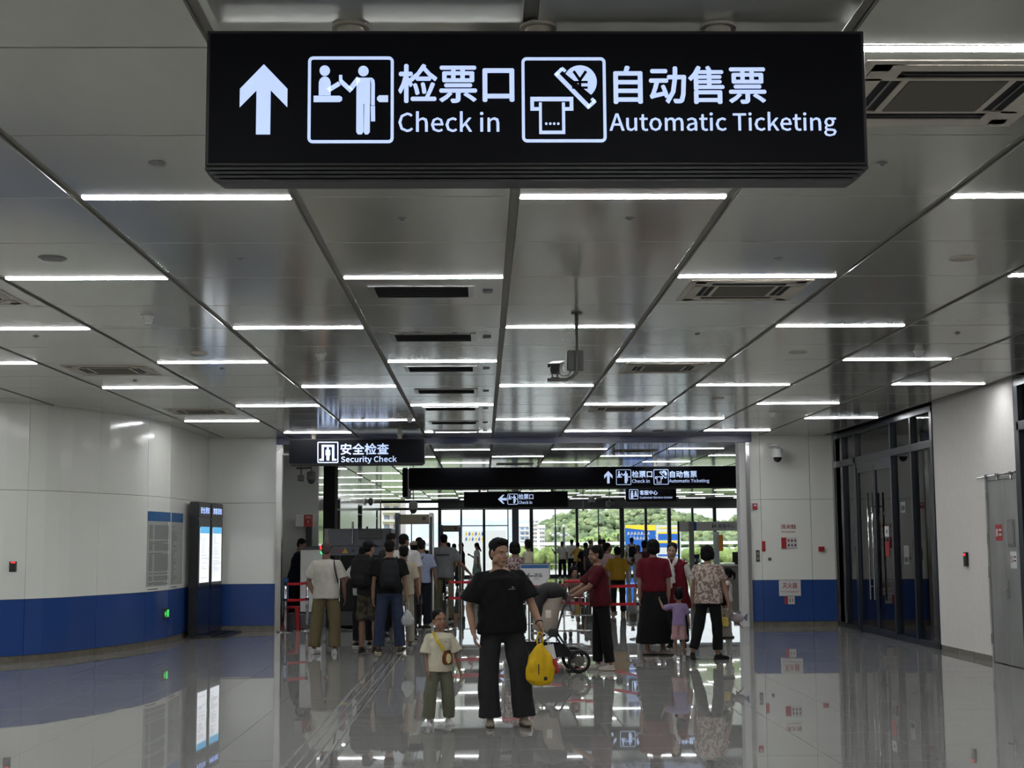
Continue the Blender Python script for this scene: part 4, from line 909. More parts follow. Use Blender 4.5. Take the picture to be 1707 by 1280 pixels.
# luggage trolleys
def trolley(x, y, rz, label):
    t = thing('luggage_trolley', label, 'luggage trolley', (x, y, 0), rz, 'luggage trolleys'); s = M['steel']
    part('platform', MB().tube([(-.27, -.45, .16), (.27, -.45, .16), (.22, .4, .12), (-.22, .4, .12), (-.27, -.45, .16)], .013, 8).tube([(-.1, -.45, .16), (-.08, .4, .12)], .008, 6).tube([(.1, -.45, .16), (.08, .4, .12)], .008, 6), s, t, local=True)
    m = MB()
    for sx_ in (-1, 1): m.tube([(sx_*.27, -.45, .14), (sx_*.27, -.42, .5), (sx_*.26, -.52, .98)], .014, 8)
    for i in range(7): m.cyl((-.24+i*.08, -.43, .42), (-.24+i*.08, -.46, .72), .005, 6)
    m.cyl((-.26, -.43, .42), (.26, -.43, .42), .01, 8); m.cyl((-.26, -.46, .72), (.26, -.46, .72), .01, 8); part('frame', m, s, t, local=True)
    b = MB()
    for i in range(8): b.cyl((-.24+i*.068, -.46, .78), (-.24+i*.068, -.22, .72), .004, 6); b.cyl((-.24+i*.068, -.22, .72), (-.24+i*.068, -.22, .92), .004, 6)
    b.cyl((-.25, -.22, .92), (.25, -.22, .92), .008, 6); b.cyl((-.25, -.46, .78), (.25, -.46, .78), .008, 6); part('basket', b, s, t, local=True)
    part('handle', MB().cyl((-.29, -.53, 1.0), (.29, -.53, 1.0), .028, 12), M['redp'], t, local=True)
    for wx, wy_ in ((-.25, -.4), (.25, -.4), (0, .36)): part('wheel', MB().cyl((wx-.02, wy_, .07), (wx+.02, wy_, .07), .07, 16), M['black'], t, local=True)
    return t
trolley(X_at(958, 24.6), 24.9, R(8), 'luggage trolley with red handle carrying a small child, behind the stroller')
trolley(X_at(880, 22.2), 22.5, R(-15), 'luggage trolley half hidden behind the man in black tee')
# stroller
def wheel(t, c, r, w, m='matblack'):
    o = MB(); n = 24
    for k in range(n):
        pass
    pts = [(c[0]+r*math.cos(R(360*k/n)), c[1], c[2]+r*math.sin(R(360*k/n))) for k in range(n)]
    vs = []; fs = []
    for k in range(n):
        a = R(360*k/n)
        for j in range(6):
            b = R(60*j); rr = r-w+w*math.cos(b)
            vs.append((c[0]+rr*math.cos(a), c[1]+w*.9*math.sin(b), c[2]+rr*math.sin(a)))
    for k in range(n):
        for j in range(6): fs.append((k*6+j, ((k+1) % n)*6+j, ((k+1) % n)*6+(j+1) % 6, k*6+(j+1) % 6))
    wh = part('wheel', o.add(vs, fs), M[m], t, smooth=True, local=True)
    s = MB(); s.cyl((c[0], c[1]-.02, c[2]), (c[0], c[1]+.02, c[2]), r*.22, 12)
    for k in range(8):
        a = R(45*k); s.cyl((c[0], c[1], c[2]), (c[0]+(r-w)*math.cos(a), c[1], c[2]+(r-w)*math.sin(a)), .007, 6)
    s.cyl((c[0], c[1]-.004, c[2]), (c[0], c[1]+.004, c[2]), r*.45, 24)
    part('spokes', s, bpy.data.materials.get('wheel_disc') or mat('wheel_disc', (84, 78, 70), .5), wh, local=True)
sy = 18.6; sx0 = X_at(905, sy); rzs = R(0)
t = thing('stroller', 'beige stroller with black hood pushed by the woman in maroon', 'stroller', (sx0, sy, 0), R(5))
k = sy/F
L = lambda px, z, y=0: ((px-905)*k, y, z)
for yy in (-.27, .27): wheel(t, ((958-905)*k, yy, .15), .15, .022)
for yy in (-.12, .12): wheel(t, ((868-905)*k, yy, .09), .09, .02)
fr = MB()
for yy in (-.25, .25):
    fr.tube([L(958, .15, yy), L(938, .33, yy), L(922, .52, yy)], .014, 8); fr.tube([L(868, .12, yy*.45), L(890, .34, yy), L(922, .52, yy), L(932, .80, yy), L(943, .97, yy)], .014, 8)
fr.tube([L(943, .97, -.25), L(946, 1.0, 0), L(943, .97, .25)], .017, 10); part('frame', fr, M['black'], t, smooth=True, local=True)
part('handle', MB().tube([L(942, .95, -.2), L(946, 1.0, 0), L(942, .95, .2)], .024, 10), mat('brown_grip', (60, 34, 28), .6), t, smooth=True, local=True)
bk = MB()
bk.rings([((912-905)*k, 0, .50, .12, .17), ((908-905)*k, 0, .56, .17, .20), ((909-905)*k, 0, .70, .16, .21), ((914-905)*k, 0, .84, .15, .20), ((920-905)*k, 0, .96, .13, .17), ((924-905)*k, 0, 1.02, .06, .09)], 24)
part('seat_back', bk, mat('beige_fabric', (148, 138, 126), .85, var=.06, scale=20), t, smooth=True, local=True)
hd = MB(); hm2 = lambda v: Matrix.Rotation(R(-18), 4, 'Y') @ v
hd.ell((.10, 0, 1.03), (.19, .24, .12), u=20, v=12); hd.rings([(-.08, 0, .72, .06, .20), (-.09, 0, .86, .08, .22), (-.03, 0, 1.0, .12, .235), (.02, 0, 1.09, .12, .2)], 20)
part('hood', hd, mat('black_fabric', (22, 20, 22), .85), t, smooth=True, local=True)
part('basket', MB().add([L(880, .22, -.2), L(952, .2, -.2), L(952, .2, .2), L(880, .22, .2), L(872, .38, -.22), L(935, .36, -.22), L(935, .36, .22), L(872, .38, .22)], [(0,3,2,1),(0,1,5,4),(1,2,6,5),(2,3,7,6),(3,0,4,7)]), M['matblack'], t, local=True)
part('hinge_block', MB().bbox(.04, .16, -.27, .27, .46, .56, .02), M['black'], t, local=True)
part('label_patch', MB().bbox(.0, .07, -.215, -.205, .70, .80, .003), M['cass'], t, local=True)
# ------------------------------------------------------------------ service booth in the far hall
yb = 50.0; q = lambda px, py, y=yb: atY(px, py, y)
x0, x1 = q(1153, 870).x, q(1262, 870).x
t = thing('service_booth', 'white service booth with counter and pale sign band at the right of the far hall', 'booth', ((x0+x1)/2, yb+1, 0))
ct = q(1200, 941).z
part('counter', MB().bbox(q(1157, 900).x, x1, yb, yb+.9, 0, ct-.06, .01), mat('counter_stone', (150, 148, 138), .4), t)
part('counter_top', MB().bbox(q(1154, 900).x, x1, yb-.08, yb+1, ct-.06, ct, .01), M['white'], t)
for i in range(3): part('counter_panel', MB().bbox(q(1160+i*30, 900).x, q(1187+i*30, 900).x, yb-.02, yb, .1, ct-.1, .006), mat('counter_panel_%d' % i, (140, 139, 130), .4), t)
part('post', MB().bbox(q(1149, 900).x, q(1156, 900).x, yb-.1, yb+.1, 0, q(1150, 869).z, .01), M['grey'], t); part('post', MB().bbox(q(1130, 900).x, q(1133, 900).x, yb+.0, yb+.1, 0, q(1150, 869).z, .01), M['dkframe'], t)
part('side_panel', MB().box(q(1133, 900).x, q(1149, 900).x, yb+.02, yb+.08, q(1140, 886).z, q(1140, 870).z), M['offw'], t)
part('side_glass', MB().box(q(1133, 900).x, q(1149, 900).x, yb+.04, yb+.05, .1, q(1140, 887).z), M['glass'], t)
z1, z0 = q(1190, 869.5).z, q(1190, 884.5).z
f = part('sign_band', MB().bbox(q(1155, 870).x, x1, yb-.12, yb, z0, z1, .01), M['offw'], t); part('blue_end', MB().box(q(1155, 870).x, q(1160, 870).x, yb-.13, yb-.12, z0, z1), M['blue'], f)
part('lettering', text_mb('客服中心', q(1196, 877).x, q(1224, 877).x, z0+.08, z1-.08, yb-.12, .006, .01), mat('violet_ink', (70, 70, 120), .5), f)
m = MB(); D = Draw(lambda u, v: (lambda p: (p.x, p.z))(q(u, v)), yb-.12, .006); D.circ(m, 1187.5, 873.5, 1, 8); D.rect(m, 1186.5, 875, 1188.5, 880); D.circ(m, 1191, 874.5, .9, 8); D.rect(m, 1189.5, 876, 1193, 878.5); part('pictogram', m, M['ink'], f)
for px0, px1, py, m_, l, nm, ct_ in ((1155, 1168, 924, 'navy', 'dark blue leaflet box on the service counter', 'leaflet_box', 'box'), (1170, 1176.5, 925, 'screen', 'small bright tablet standing on the service counter', 'tablet', 'tablet'), (1223, 1236, 920, 'black', 'black monitor on the right of the service counter', 'monitor', 'monitor')):
    a, b = q(px0, py), q(px1, py); t = thing(nm, l, ct_, ((a.x+b.x)/2, yb+.3, ct)); part('body', MB().bbox(a.x, b.x, yb+.25, yb+.31, ct+.06, a.z, .008), M['black' if nm == 'tablet' else m_], t); part('foot', MB().bbox((a.x+b.x)/2-.06, (a.x+b.x)/2+.06, yb+.2, yb+.36, ct, ct+.07, .005), M['black'], t)
    if nm == 'tablet': part('screen', MB().box(a.x+.015, b.x-.015, yb+.24, yb+.25, ct+.08, a.z-.02), M['screen'], t)
    if nm == 'leaflet_box':
        for i in range(4): part('leaflet', MB().box(a.x+.03+i*.06, a.x+.075+i*.06, yb+.24, yb+.25, ct+.1, ct+.22), M['offw'] if i % 2 else M['blue'], t)
a, b = q(1212, 885), q(1223, 927); t = thing('banner', 'tall white banner with orange tag standing behind the service counter', 'banner', ((a.x+b.x)/2, yb+3, 0)); part('sheet', MB().box(a.x, b.x, yb+3, yb+3.02, .3, a.z), mat('banner_sheet', (190, 205, 205), .6), t); part('orange_tag', MB().box(b.x-.02, b.x+.14, yb+2.97, yb+2.99, 1.3, 1.9), mat('orange_print', (230, 150, 50), .5), t); part('stand', MB().bbox(a.x, b.x, yb+2.9, yb+3.15, 0, .3, .01), M['greyd'], t)
# ------------------------------------------------------------------ OUTSIDE
random.seed(11)
struct('ground', MB().box(-300, 300, YG+.3, 700, -.4, -.05).box(-300, -5.35, YP+.5, YG+.3, -.4, -.05), mat('pale_paving', (196, 190, 178), .8, var=.08, scale=.4))
solo('lawn', MB().box(-60, 90, 93, 150, -.04, .35), mat('lawn_green', (112, 138, 66), .9, var=.3, scale=.6), 'green strip of planting beyond the railing', 'lawn', kind='stuff')
def blob_crown(mb, c, r, n=3):
    for _ in range(n):
        o = Vector((random.uniform(-1, 1)*r*.5, random.uniform(-1, 1)*r*.5, random.uniform(-.2, .5)*r)); rr = r*random.uniform(.5, .8)
        b0 = len(mb.v); mb.ell(Vector(c)+o, (rr, rr, rr*.8), u=9, v=6)
        for i in range(b0, len(mb.v)):
            v = Vector(mb.v[i]); nn = noise.noise(v*(1.6/r))*.45+noise.noise(v*(5/r))*.25; mb.v[i] = (v+(v-Vector(c)-o)*nn)[:]
hd_ = MB()
for i in range(95):
    px = 862+i*4.3; X = X_at(px, 90)
    if 1040 < px < 1140: continue
    blob_crown(hd_, (X, 90+random.uniform(-.6, .6), .72), .62, 2)
for i in range(120): X = -2.5+i*.22; hd_.cone((X, 90, -.06), (X, 90, .8), .05, .03, 5)
solo('hedge', hd_, mat('hedge_green', (140, 158, 92), .9, var=.35, scale=3, bump=.9, bscale=7, bdist=.12), 'bright green hedge just outside the far glass', 'hedge', kind='stuff', smooth=True)
def hillz(x, y):
    """wooded ridge rising to the right, falling away at far right"""
    u = X_at_inv(x, y); return u
prof = [(860, 880), (900, 872), (920, 862), (940, 853), (960, 848), (1000, 846), (1060, 846), (1120, 848), (1160, 853), (1190, 866), (1230, 860), (1300, 850)]
def prof_y(px):
    for (a, b), (c, d) in zip(prof[:-1], prof[1:]):
        if a <= px <= c: return b+(d-b)*(px-a)/(c-a)
    return 880
hill = MB(); ht = MB(); ht2 = MB()
nx_, ny_ = 60, 12; vs = []
for j in range(ny_):
    Y = 330+j*19
    for i in range(nx_):
        px = 870+i*8; top = prof_y(px); fz = math.sin(min(1, (j+1)/ny_)*math.pi/2)
        X = X_at(px, Y); zt = (904-top)/F*Y*1.0+1.66
        vs.append(Vector((X, Y, max(-1, (zt-4)*fz+noise.noise(Vector((X*.03, Y*.03, 0)))*3))))
        if px < 1300 and j % 1 == 0:
            for _ in range(2): blob_crown(ht if random.random() < .6 else ht2, vs[-1]+Vector((random.uniform(-1.5, 1.5), random.uniform(-8, 8), random.uniform(.2, 1.6))), random.uniform(1.2, 2.5), 2)
hill.add(vs, [(j*nx_+i, j*nx_+i+1, (j+1)*nx_+i+1, (j+1)*nx_+i) for j in range(ny_-1) for i in range(nx_-1)])
struct('hill', hill, mat('hill_soil', (86, 98, 72), .9, var=.2, scale=.05))
solo('hill_trees', ht, mat('foliage_dark', (122, 138, 98), .9, var=.35, scale=1.2, bump=.9, bscale=2.2, bdist=.6), 'dense dark green trees covering the hill outside', 'trees', kind='stuff', smooth=True)
solo('hill_trees', ht2, mat('foliage_light', (158, 170, 122), .9, var=.35, scale=1.2, bump=.9, bscale=2.2, bdist=.6), 'paler green trees scattered over the hill outside', 'trees', kind='stuff', smooth=True)
# distant mountains
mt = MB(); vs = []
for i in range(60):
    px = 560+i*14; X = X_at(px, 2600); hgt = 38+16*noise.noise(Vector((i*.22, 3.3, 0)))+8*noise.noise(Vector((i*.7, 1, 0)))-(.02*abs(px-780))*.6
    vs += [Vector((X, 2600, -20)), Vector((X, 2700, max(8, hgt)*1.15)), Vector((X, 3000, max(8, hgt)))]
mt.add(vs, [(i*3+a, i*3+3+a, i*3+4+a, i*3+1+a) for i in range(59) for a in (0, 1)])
struct('mountains', mt, mat('hazy_mountain', (186, 200, 214), 1, var=.1, scale=.01))  # distance haze is painted into the pale bluish base colour
# palms at the foot of the hill
for px, hh, wh in ((985, 2.3, 'second from the left'), (1000, 2.7, 'third from the left'), (1014, 2.2, 'third from the right'), (1030, 2.8, 'second from the right'), (1046, 2.1, 'rightmost'), (968, 2.0, 'leftmost')):
    Y = 180; X = X_at(px, Y); t = thing('palm_tree', 'bright green palm at the foot of the hill outside, '+wh, 'palm tree', (X, Y, 0), group='palms outside'); part('trunk', MB().tube([(0, 0, -.2), (.1, 0, hh*.5), (0, 0, hh)], [.2, .15, .12], 7), mat('palm_trunk', (120, 110, 90), .9) if 'palm_trunk' not in bpy.data.materials else bpy.data.materials['palm_trunk'], t, local=True)
    m = MB()
    for kk in range(14):
        a = R(kk*360/14+random.uniform(-8, 8)); l = random.uniform(.95, 1.3); P = [Vector((math.cos(a)*l*s, math.sin(a)*l*s, hh+.6*s-1.0*s*s)) for s in (0, .33, .66, 1)]
        w_ = Vector((-math.sin(a), math.cos(a), 0)); vs = []
        for i, p in enumerate(P): ww = (.08, .2, .18, .03)[i]; vs += [p+w_*ww-Vector((0, 0, .07)), p, p-w_*ww-Vector((0, 0, .07))]
        m.add(vs, [(3*i+e, 3*i+3+e, 3*i+4+e, 3*i+1+e) for i in range(3) for e in (0, 1)])
    part('fronds', m, bpy.data.materials.get('palm_green') or mat('palm_green', (150, 172, 100), .8), t, local=True)
# white buildings
def building(px0, px1, top, Y, label, floors, cols, m='b_white', roof=None):
    a, b = atY(px0, top, Y), atY(px1, top, Y); z1 = a.z; t = thing('apartment_building', label, 'building', ((a.x+b.x)/2, Y+5, 0))
    part('walls', MB().box(a.x, b.x, Y, Y+10, -1, z1), bpy.data.materials.get(m) or mat(m, (236, 236, 236), .8), t)
    fh, cw = z1/floors, (b.x-a.x)/cols
    for i in range(floors):
        part('balcony', MB().box(a.x+cw*.05, b.x-cw*.05, Y-.5, Y, i*fh+.1, i*fh+.35), bpy.data.materials.get('b_trim') or mat('b_trim', (222, 214, 208), .8), t)
        for j in range(cols):
            wn = part('window', MB().box(a.x+cw*(j+.25), a.x+cw*(j+.75), Y-.06, Y, i*fh+fh*.3, i*fh+fh*.82), M['dkframe'] if m == 'b_white' else M['greyd'], t)
            part('pane', MB().box(a.x+cw*(j+.3), a.x+cw*(j+.7), Y-.09, Y-.06, i*fh+fh*.35, i*fh+fh*.78), bpy.data.materials.get('b_pane') or mat('b_pane', (140, 156, 176), .3), wn)
    part('parapet', MB().box(a.x-.1, b.x+.1, Y-.15, Y+10.1, z1, z1+.5), bpy.data.materials.get('b_trim'), t); return t
building(866, 883.5, 878, 262, 'pale blue grey block left of the white tower outside', 5, 2, 'b_blue')
bpy.data.materials['b_blue'].node_tree.nodes['Principled BSDF'].inputs['Base Color'].default_value = (.55, .63, .74, 1)
building(884.5, 898, 868, 249, 'tall white tower block with dark windows outside', 8, 2)
building(898.6, 908, 880, 236, 'lower white block beside the tower outside', 6, 2)
building(637, 668, 826, 150, 'pinkish apartment block with balconies seen through the far left glass', 7, 2, 'b_pink')
bpy.data.materials['b_pink'].node_tree.nodes['Principled BSDF'].inputs['Base Color'].default_value = (.78, .64, .62, 1)
for i, (px, tp) in enumerate(((745, 897), (762, 892), (778, 896), (798, 889), (816, 893), (836, 897), (690, 893), (708, 896))):
    a, b = atY(px, tp, 1500), atY(px+9, tp, 1500); solo('far_block', MB().box(a.x, b.x, 1500, 1512, 0, a.z), bpy.data.materials['b_white'], 'tiny pale high-rise below the distant mountains, %s from the left' % ORD[sorted((745, 762, 778, 798, 816, 836, 690, 708)).index(px)], 'building', group='distant high-rises')
# railings, road barrier
t = thing('road_barrier', 'long white road barrier and rail crossing behind the far glass', 'barrier', (0, 160, 0))
part('parapet', MB().box(-60, 90, 160, 160.4, 1.35, 1.7).box(-60, 90, 160, 160.4, -.1, 1.0), bpy.data.materials['b_white'], t)
t = thing('handrail', 'steel railing just outside the far glass', 'railing', (0, 76, 0))
part('rail', MB().box(-6, 14, 76, 76.04, .50, .53).box(-6, 14, 76, 76.04, .12, .15), M['white'], t)
for i in range(17): part('baluster', MB().box(-6+i*1.25, -5.97+i*1.25, 76, 76.04, 0, .5), M['white'], t)
for px in (926, 940):
    Y = 88.3; X = X_at(px, Y); t = thing('globe_lamp', 'street lamp with clustered white globes, %s of the pair outside' % ('left' if px == 926 else 'right'), 'street lamp', (X, Y, 0)); part('pole', MB().cyl((0, 0, 0), (0, 0, 2.6), .07, 8), M['greyd'], t, local=True)
    for a_ in range(6):
        an = R(60*a_); part('globe', MB().ell((math.cos(an)*.30, math.sin(an)*.30, 2.1+.10*(a_ % 2)), .085), M['white'], t, smooth=True, local=True)
    part('globe', MB().ell((0, 0, 2.66), .10), M['white'], t, smooth=True, local=True)
# billboards outside
yq = 84.0; q = lambda px, py: atY(px, py, yq)
a, b = q(1042, 875), q(1093, 945); t = thing('billboard', 'blue and yellow billboard with white script outside the far glass', 'billboard', ((a.x+b.x)/2, yq, 0))
mblue, myel = mat('board_blue', (24, 92, 178), .5), mat('board_yellow', (246, 205, 50), .5)
part('board', MB().box(a.x, b.x, yq, yq+.15, -.05, a.z), mblue, t)
part('yellow_field', MB().prism([(1042, 875), (1093, 875), (1093, 884), (1078, 884), (1042, 880)], lambda u, v: Vector((q(u, v).x, yq-.02, q(u, v).z)), (0, .019, 0)), myel, t)
m = MB(); D = Draw(lambda u, v: (lambda p: (p.x, p.z))(q(u, v)), yq, .02)
for row, (v0, n_) in enumerate(((889, 7), (897, 6))):
    for i in range(n_):
        u = 1046+row*4+i*5.6; D.line(m, (u, v0+3), (u+1.5, v0-3), 1.2); D.line(m, (u+1.5, v0-3), (u+3, v0+2), 1.2)
        if i % 2: D.line(m, (u+.5, v0), (u+4, v0-.5), 1.0)
part('script', m, M['white'], t)
for dx in (.3, -.3): part('leg', MB().box((a.x if dx > 0 else b.x)+dx-.05, (a.x if dx > 0 else b.x)+dx+.05, yq+.15, yq+.3, -.05, a.z-.2), M['greyd'], t)
a, b = q(1093, 875), q(1136, 945); t = thing('billboard', 'white timetable billboard with yellow and blue rows outside the far glass', 'billboard', ((a.x+b.x)/2, yq, 0))
part('board', MB().box(a.x+.02, b.x, yq, yq+.15, -.05, a.z), M['white'], t)
for r_, (v0, v1, mm) in enumerate(((879, 881, 'y'), (886.5, 889.5, 'y'), (890, 900, 'b'), (902, 905, 'y'), (905.5, 912, 'b'), (924, 927, 'b'))):
    for c_ in range(2):
        u0, u1 = 1097+c_*20, 1113+c_*20; part('print_row', D.rect(MB(), u0, v0, u1, v1), myel if mm == 'y' else mblue, t)
for dx in (.3, -.3): part('leg', MB().box((a.x if dx > 0 else b.x)+dx-.05, (a.x if dx > 0 else b.x)+dx+.05, yq+.15, yq+.3, -.05, a.z-.2), M['greyd'], t)
a, b = q(771, 884), q(845, 925); t = thing('billboard', 'white billboard with blue and yellow characters outside, left of the grey column', 'billboard', ((a.x+b.x)/2, yq+2, 0))
part('board', MB().box(a.x, b.x, yq+2, yq+2.1, -.05, a.z), M['white'], t)
m1, m2 = MB(), MB(); D2 = Draw(lambda u, v: (lambda p: (p.x, p.z))(q(u, v)), yq+2, .02)
for i in range(6):
    for r_ in range(2):
        mm = m1 if (i+r_) % 2 else m2; u, v = 775+i*5.5, 889+r_*9; D2.line(mm, (u, v), (u+3.4, v), 1); D2.line(mm, (u+1.7, v-3), (u+1.7, v+3), 1); D2.line(mm, (u+.2, v+3), (u+1.5, v+.5), .8)
part('blue_characters', m1, mblue, t); part('yellow_characters', m2, myel, t)
# ------------------------------------------------------------------ PEOPLE
def remesh(mb, vox, name, smooth_it=2, wr=0, wscale=9, seed=0, zmin=None, ztop=None):
    """one continuous closed surface from overlapping volumes, optionally with cloth folds"""
    me = mesh_of('tmp', mb); o = bpy.data.objects.new('tmp', me)
    r = o.modifiers.new('r', 'REMESH'); r.mode = 'VOXEL'; r.voxel_size = vox; r.use_smooth_shade = True
    s = o.modifiers.new('s', 'SMOOTH'); s.factor = .5; s.iterations = smooth_it
    out = bake(o); bpy.data.meshes.remove(me); out.name = name
    n = len(out.vertices)
    if wr or zmin is not None:
        co = np.empty(n*3); out.vertices.foreach_get('co', co); co = co.reshape(-1, 3)
        if wr:
            nr = np.empty(n*3); out.vertices.foreach_get('normal', nr); nr = nr.reshape(-1, 3)
            f = np.array([abs(noise.noise((x*wscale+seed*3.7, y*wscale+seed*1.3, z*.55*wscale)))*2-.5 for x, y, z in co.tolist()])*wr
            if ztop is not None: f = f*np.clip((ztop-co[:, 2])/.06, 0, 1)
            co = co+nr*f[:, None]
        if zmin is not None: co[:, 2] = np.maximum(co[:, 2], zmin)
        out.vertices.foreach_set('co', co.ravel()); out.update()
    out.shade_smooth(); return out
SK = {}
def skin(c):
    c = tuple(x*.74 for x in c)
    if c not in SK: SK[c] = mat('skin', c, .5, spec=.35, sub=.06)
    return SK[c]
CL = {}
def cloth(c, var=.05, scale=18, rough=.9):
    c = c or (30, 30, 32); c = tuple(x*.90 for x in c)
    k = (c, var, scale)
    if k not in CL: CL[k] = mat('cloth', c, rough, spec=.2, var=var, scale=scale)
    return CL[k]
def patterned(c1, c2, scale=30):
    m = bpy.data.materials.new('patterned_cloth'); m.use_nodes = True; n = m.node_tree; p = n.nodes['Principled BSDF']; p.inputs['Roughness'].default_value = .9
    t = n.nodes.new('ShaderNodeTexCoord'); k = n.nodes.new('ShaderNodeTexNoise'); k.inputs['Scale'].default_value = scale; k.inputs['Detail'].default_value = 2
    r = n.nodes.new('ShaderNodeValToRGB'); r.color_ramp.elements[0].position = .46; r.color_ramp.elements[1].position = .54
    r.color_ramp.elements[0].color = (*lin(c1), 1); r.color_ramp.elements[1].color = (*lin(c2), 1)
    n.links.new(t.outputs['Object'], k.inputs['Vector']); n.links.new(k.outputs['Fac'], r.inputs[0]); n.links.new(r.outputs[0], p.inputs['Base Color']); return m
HAIR = mat('black_hair', (9, 8, 8), .75, spec=.15, bump=.5, bscale=60, stretch=(1, 1, .2))
HAIRG = mat('cropped_hair', (58, 50, 46), .8)
EYEW = mat('eye_white', (136, 124, 112), .4); EYEB = mat('iris', (22, 16, 14), .2); LIP = mat('lips', (118, 74, 64), .6)
BROW = mat('eyebrow', (30, 24, 22), .8); SOLE = mat('shoe_sole', (190, 186, 176), .7)
def person(label, px=None, py=None, h=1.7, face=0, at=None, o=None, group=None, lift=0):
    """face: degrees, 0 looks at the camera, 90 to image right, 180 away.  Limb directions are given in world axes."""
    o = o or {}; g = o.get
    loc = flr(px, py) if at is None else Vector(at)
    if lift: loc = loc+Vector((0, 0, lift))
    rz = R(face); RZ = Matrix.Rotation(-rz, 3, 'Z')
    near = g('vox', .012); child = g('child', 0)
    hs = g('hs', .86 if child else 1.0); sb = (h-.255*hs)/1.465
    bk = g('bulk', 1.0)
    D3 = lambda v: (RZ @ Vector(v)).normalized()
    cosf = math.cos(rz); sR = 1 if cosf >= -1e-6 else -1      # local side sign on image right
    t = thing('person', label, 'person', loc, rz, group)
    # upper body transform (lean about the hips)
    hz = .93*sb; lx = RZ @ Vector(g('lean', (0, 0, 1))); lx.normalize(); Q = Vector((0, 0, 1)).rotation_difference(lx)
    U = lambda v: Q @ (Vector(v)-Vector((0, 0, hz)))+Vector((0, 0, hz))
    P = lambda x, y, z: Vector((x*sb, y*sb, z*sb))
    # legs
    legs = {}
    for side, key in ((sR, 'legR'), (-sR, 'legL')):
        th, sh = g(key, ((.05*(1 if key == 'legR' else -1), 0, -1), (.02*(1 if key == 'legR' else -1), .02, -1)))
        hip = P(side*.086*min(bk, 1.15), 0, .90); k = hip+D3(th)*.425*sb; a = k+D3(sh)*.40*sb; legs[side] = [hip, k, a]
    zmin = min(v[2].z for v in legs.values()); dz = .082*sb-zmin
    if g('seated'): dz = 0
    up = Vector((0, 0, dz)); legs = {k: [p+up for p in v] for k, v in legs.items()}; U0 = U; U = lambda v: U0(v)+up
    arms = {}
    for side, key in ((sR, 'armR'), (-sR, 'armL')):
        ua, fa = g(key, ((.13*(1 if key == 'armR' else -1), .03, -1), (.05*(1 if key == 'armR' else -1), -.12, -1)))
        s_ = U(P(side*.172*bk**.5, 0, 1.368)); e = s_+D3(ua)*.285*sb; w = e+D3(fa)*.25*sb; arms[side] = [s_, e, w, D3(fa)]
    # head frame
    yaw, pit, rol = g('head', (0, 0, 0)); hc = U(P(0, -.012, 1.465))+Vector((0, 0, .118*hs))
    HM = Matrix.Translation(hc) @ (Q.to_matrix().to_4x4() if False else Matrix.Identity(4)) @ Matrix.Rotation(R(yaw), 4, 'Z') @ Matrix.Rotation(R(pit), 4, 'X') @ Matrix.Rotation(R(rol), 4, 'Y') @ Matrix.Scale(hs, 4)
    HT = lambda v: HM @ Vector(v)
    m = MB()
    # torso, neck
    W = lambda z, rx, ry, y=0, c=0: (0, y*sb, z*sb, (rx*bk-c)*sb, (ry*bk-c)*sb)
    c_ = .012
    m.rings([W(.86, .10, .09, 0, c_), W(.93, .155, .11, 0, c_), W(1.02, .145, .105, 0, c_), W(1.12, .135, .10, 0, c_), W(1.26, .155, .11, 0, c_), W(1.36, .165, .095, 0, c_), W(1.42, .12, .07, 0, c_), W(1.45, .06, .055, .005, 0)], 20, U)
    nk = .052*(.85 if child else 1)*(1.1 if g('male', 1) and not child else .92)*sb**.5
    m.cone(U(P(0, .008, 1.40)), HT((0, .015, -.06)), nk*1.12, nk*.98, 14)
    # head
    m.ell((0, .012, .034), (.073, .090, .084), HT, 20, 14); m.ell((0, -.018, -.036), (.058, .066, .078), HT, 20, 14)
    m.ell((0, -.050, -.090), (.027, .026, .022), HT); m.ell((-.034, -.048, -.030), (.026, .030, .030), HT); m.ell((.034, -.048, -.030), (.026, .030, .030), HT)
    m.ell((0, -.066, .026), (.052, .018, .014), HT); m.cone(HT((0, -.080, .010)), HT((0, -.098, -.026)), .007*hs, .011*hs, 8); m.ell((0, -.094, -.028), (.0165, .012, .010), HT)
    for s in (-1, 1): m.ell((s*.072, .012, -.012), (.009, .019, .030), HT); m.ell((s*.052, -.02, -.055), (.018, .035, .030), HT)
    m.ell((0, -.078, -.060), (.022, .011, .012), HT)
    # arms, hands
    thin = g('limb', 1.0)*(.95 if child else 1); r_ = lambda x: x*sb*thin
    for side, (s_, e, w, fd) in arms.items():
        m.ell(s_, r_(.055)); m.cone(s_, s_.lerp(e, .45), r_(.052), r_(.047)); m.cone(s_.lerp(e, .45), e, r_(.047), r_(.038)); m.ell(e, r_(.038))
        m.cone(e, e.lerp(w, .3), r_(.038), r_(.040)); m.cone(e.lerp(w, .3), w, r_(.040), r_(.026)); m.ell(w, r_(.026))
        hk = sb*(1.05 if child else 1); nrm = Vector((-side, 0, 0)); nrm = (nrm-fd*nrm.dot(fd)).normalized()
        if g('palm'): nrm = D3(g('palm')); nrm = (nrm-fd*nrm.dot(fd)).normalized()
        sd = fd.cross(nrm).normalized()
        if sd.y > 0: sd = -sd                                   # thumb side points forward
        curl = g('curl', .35)
        c0 = w+fd*.045*hk
        for q in range(5):
            f = -.03+.015*q; m.cone(w+sd*f*.55*hk+fd*.0, w+sd*f*hk+fd*.085*hk, .0135*hk, .0115*hk, 8)
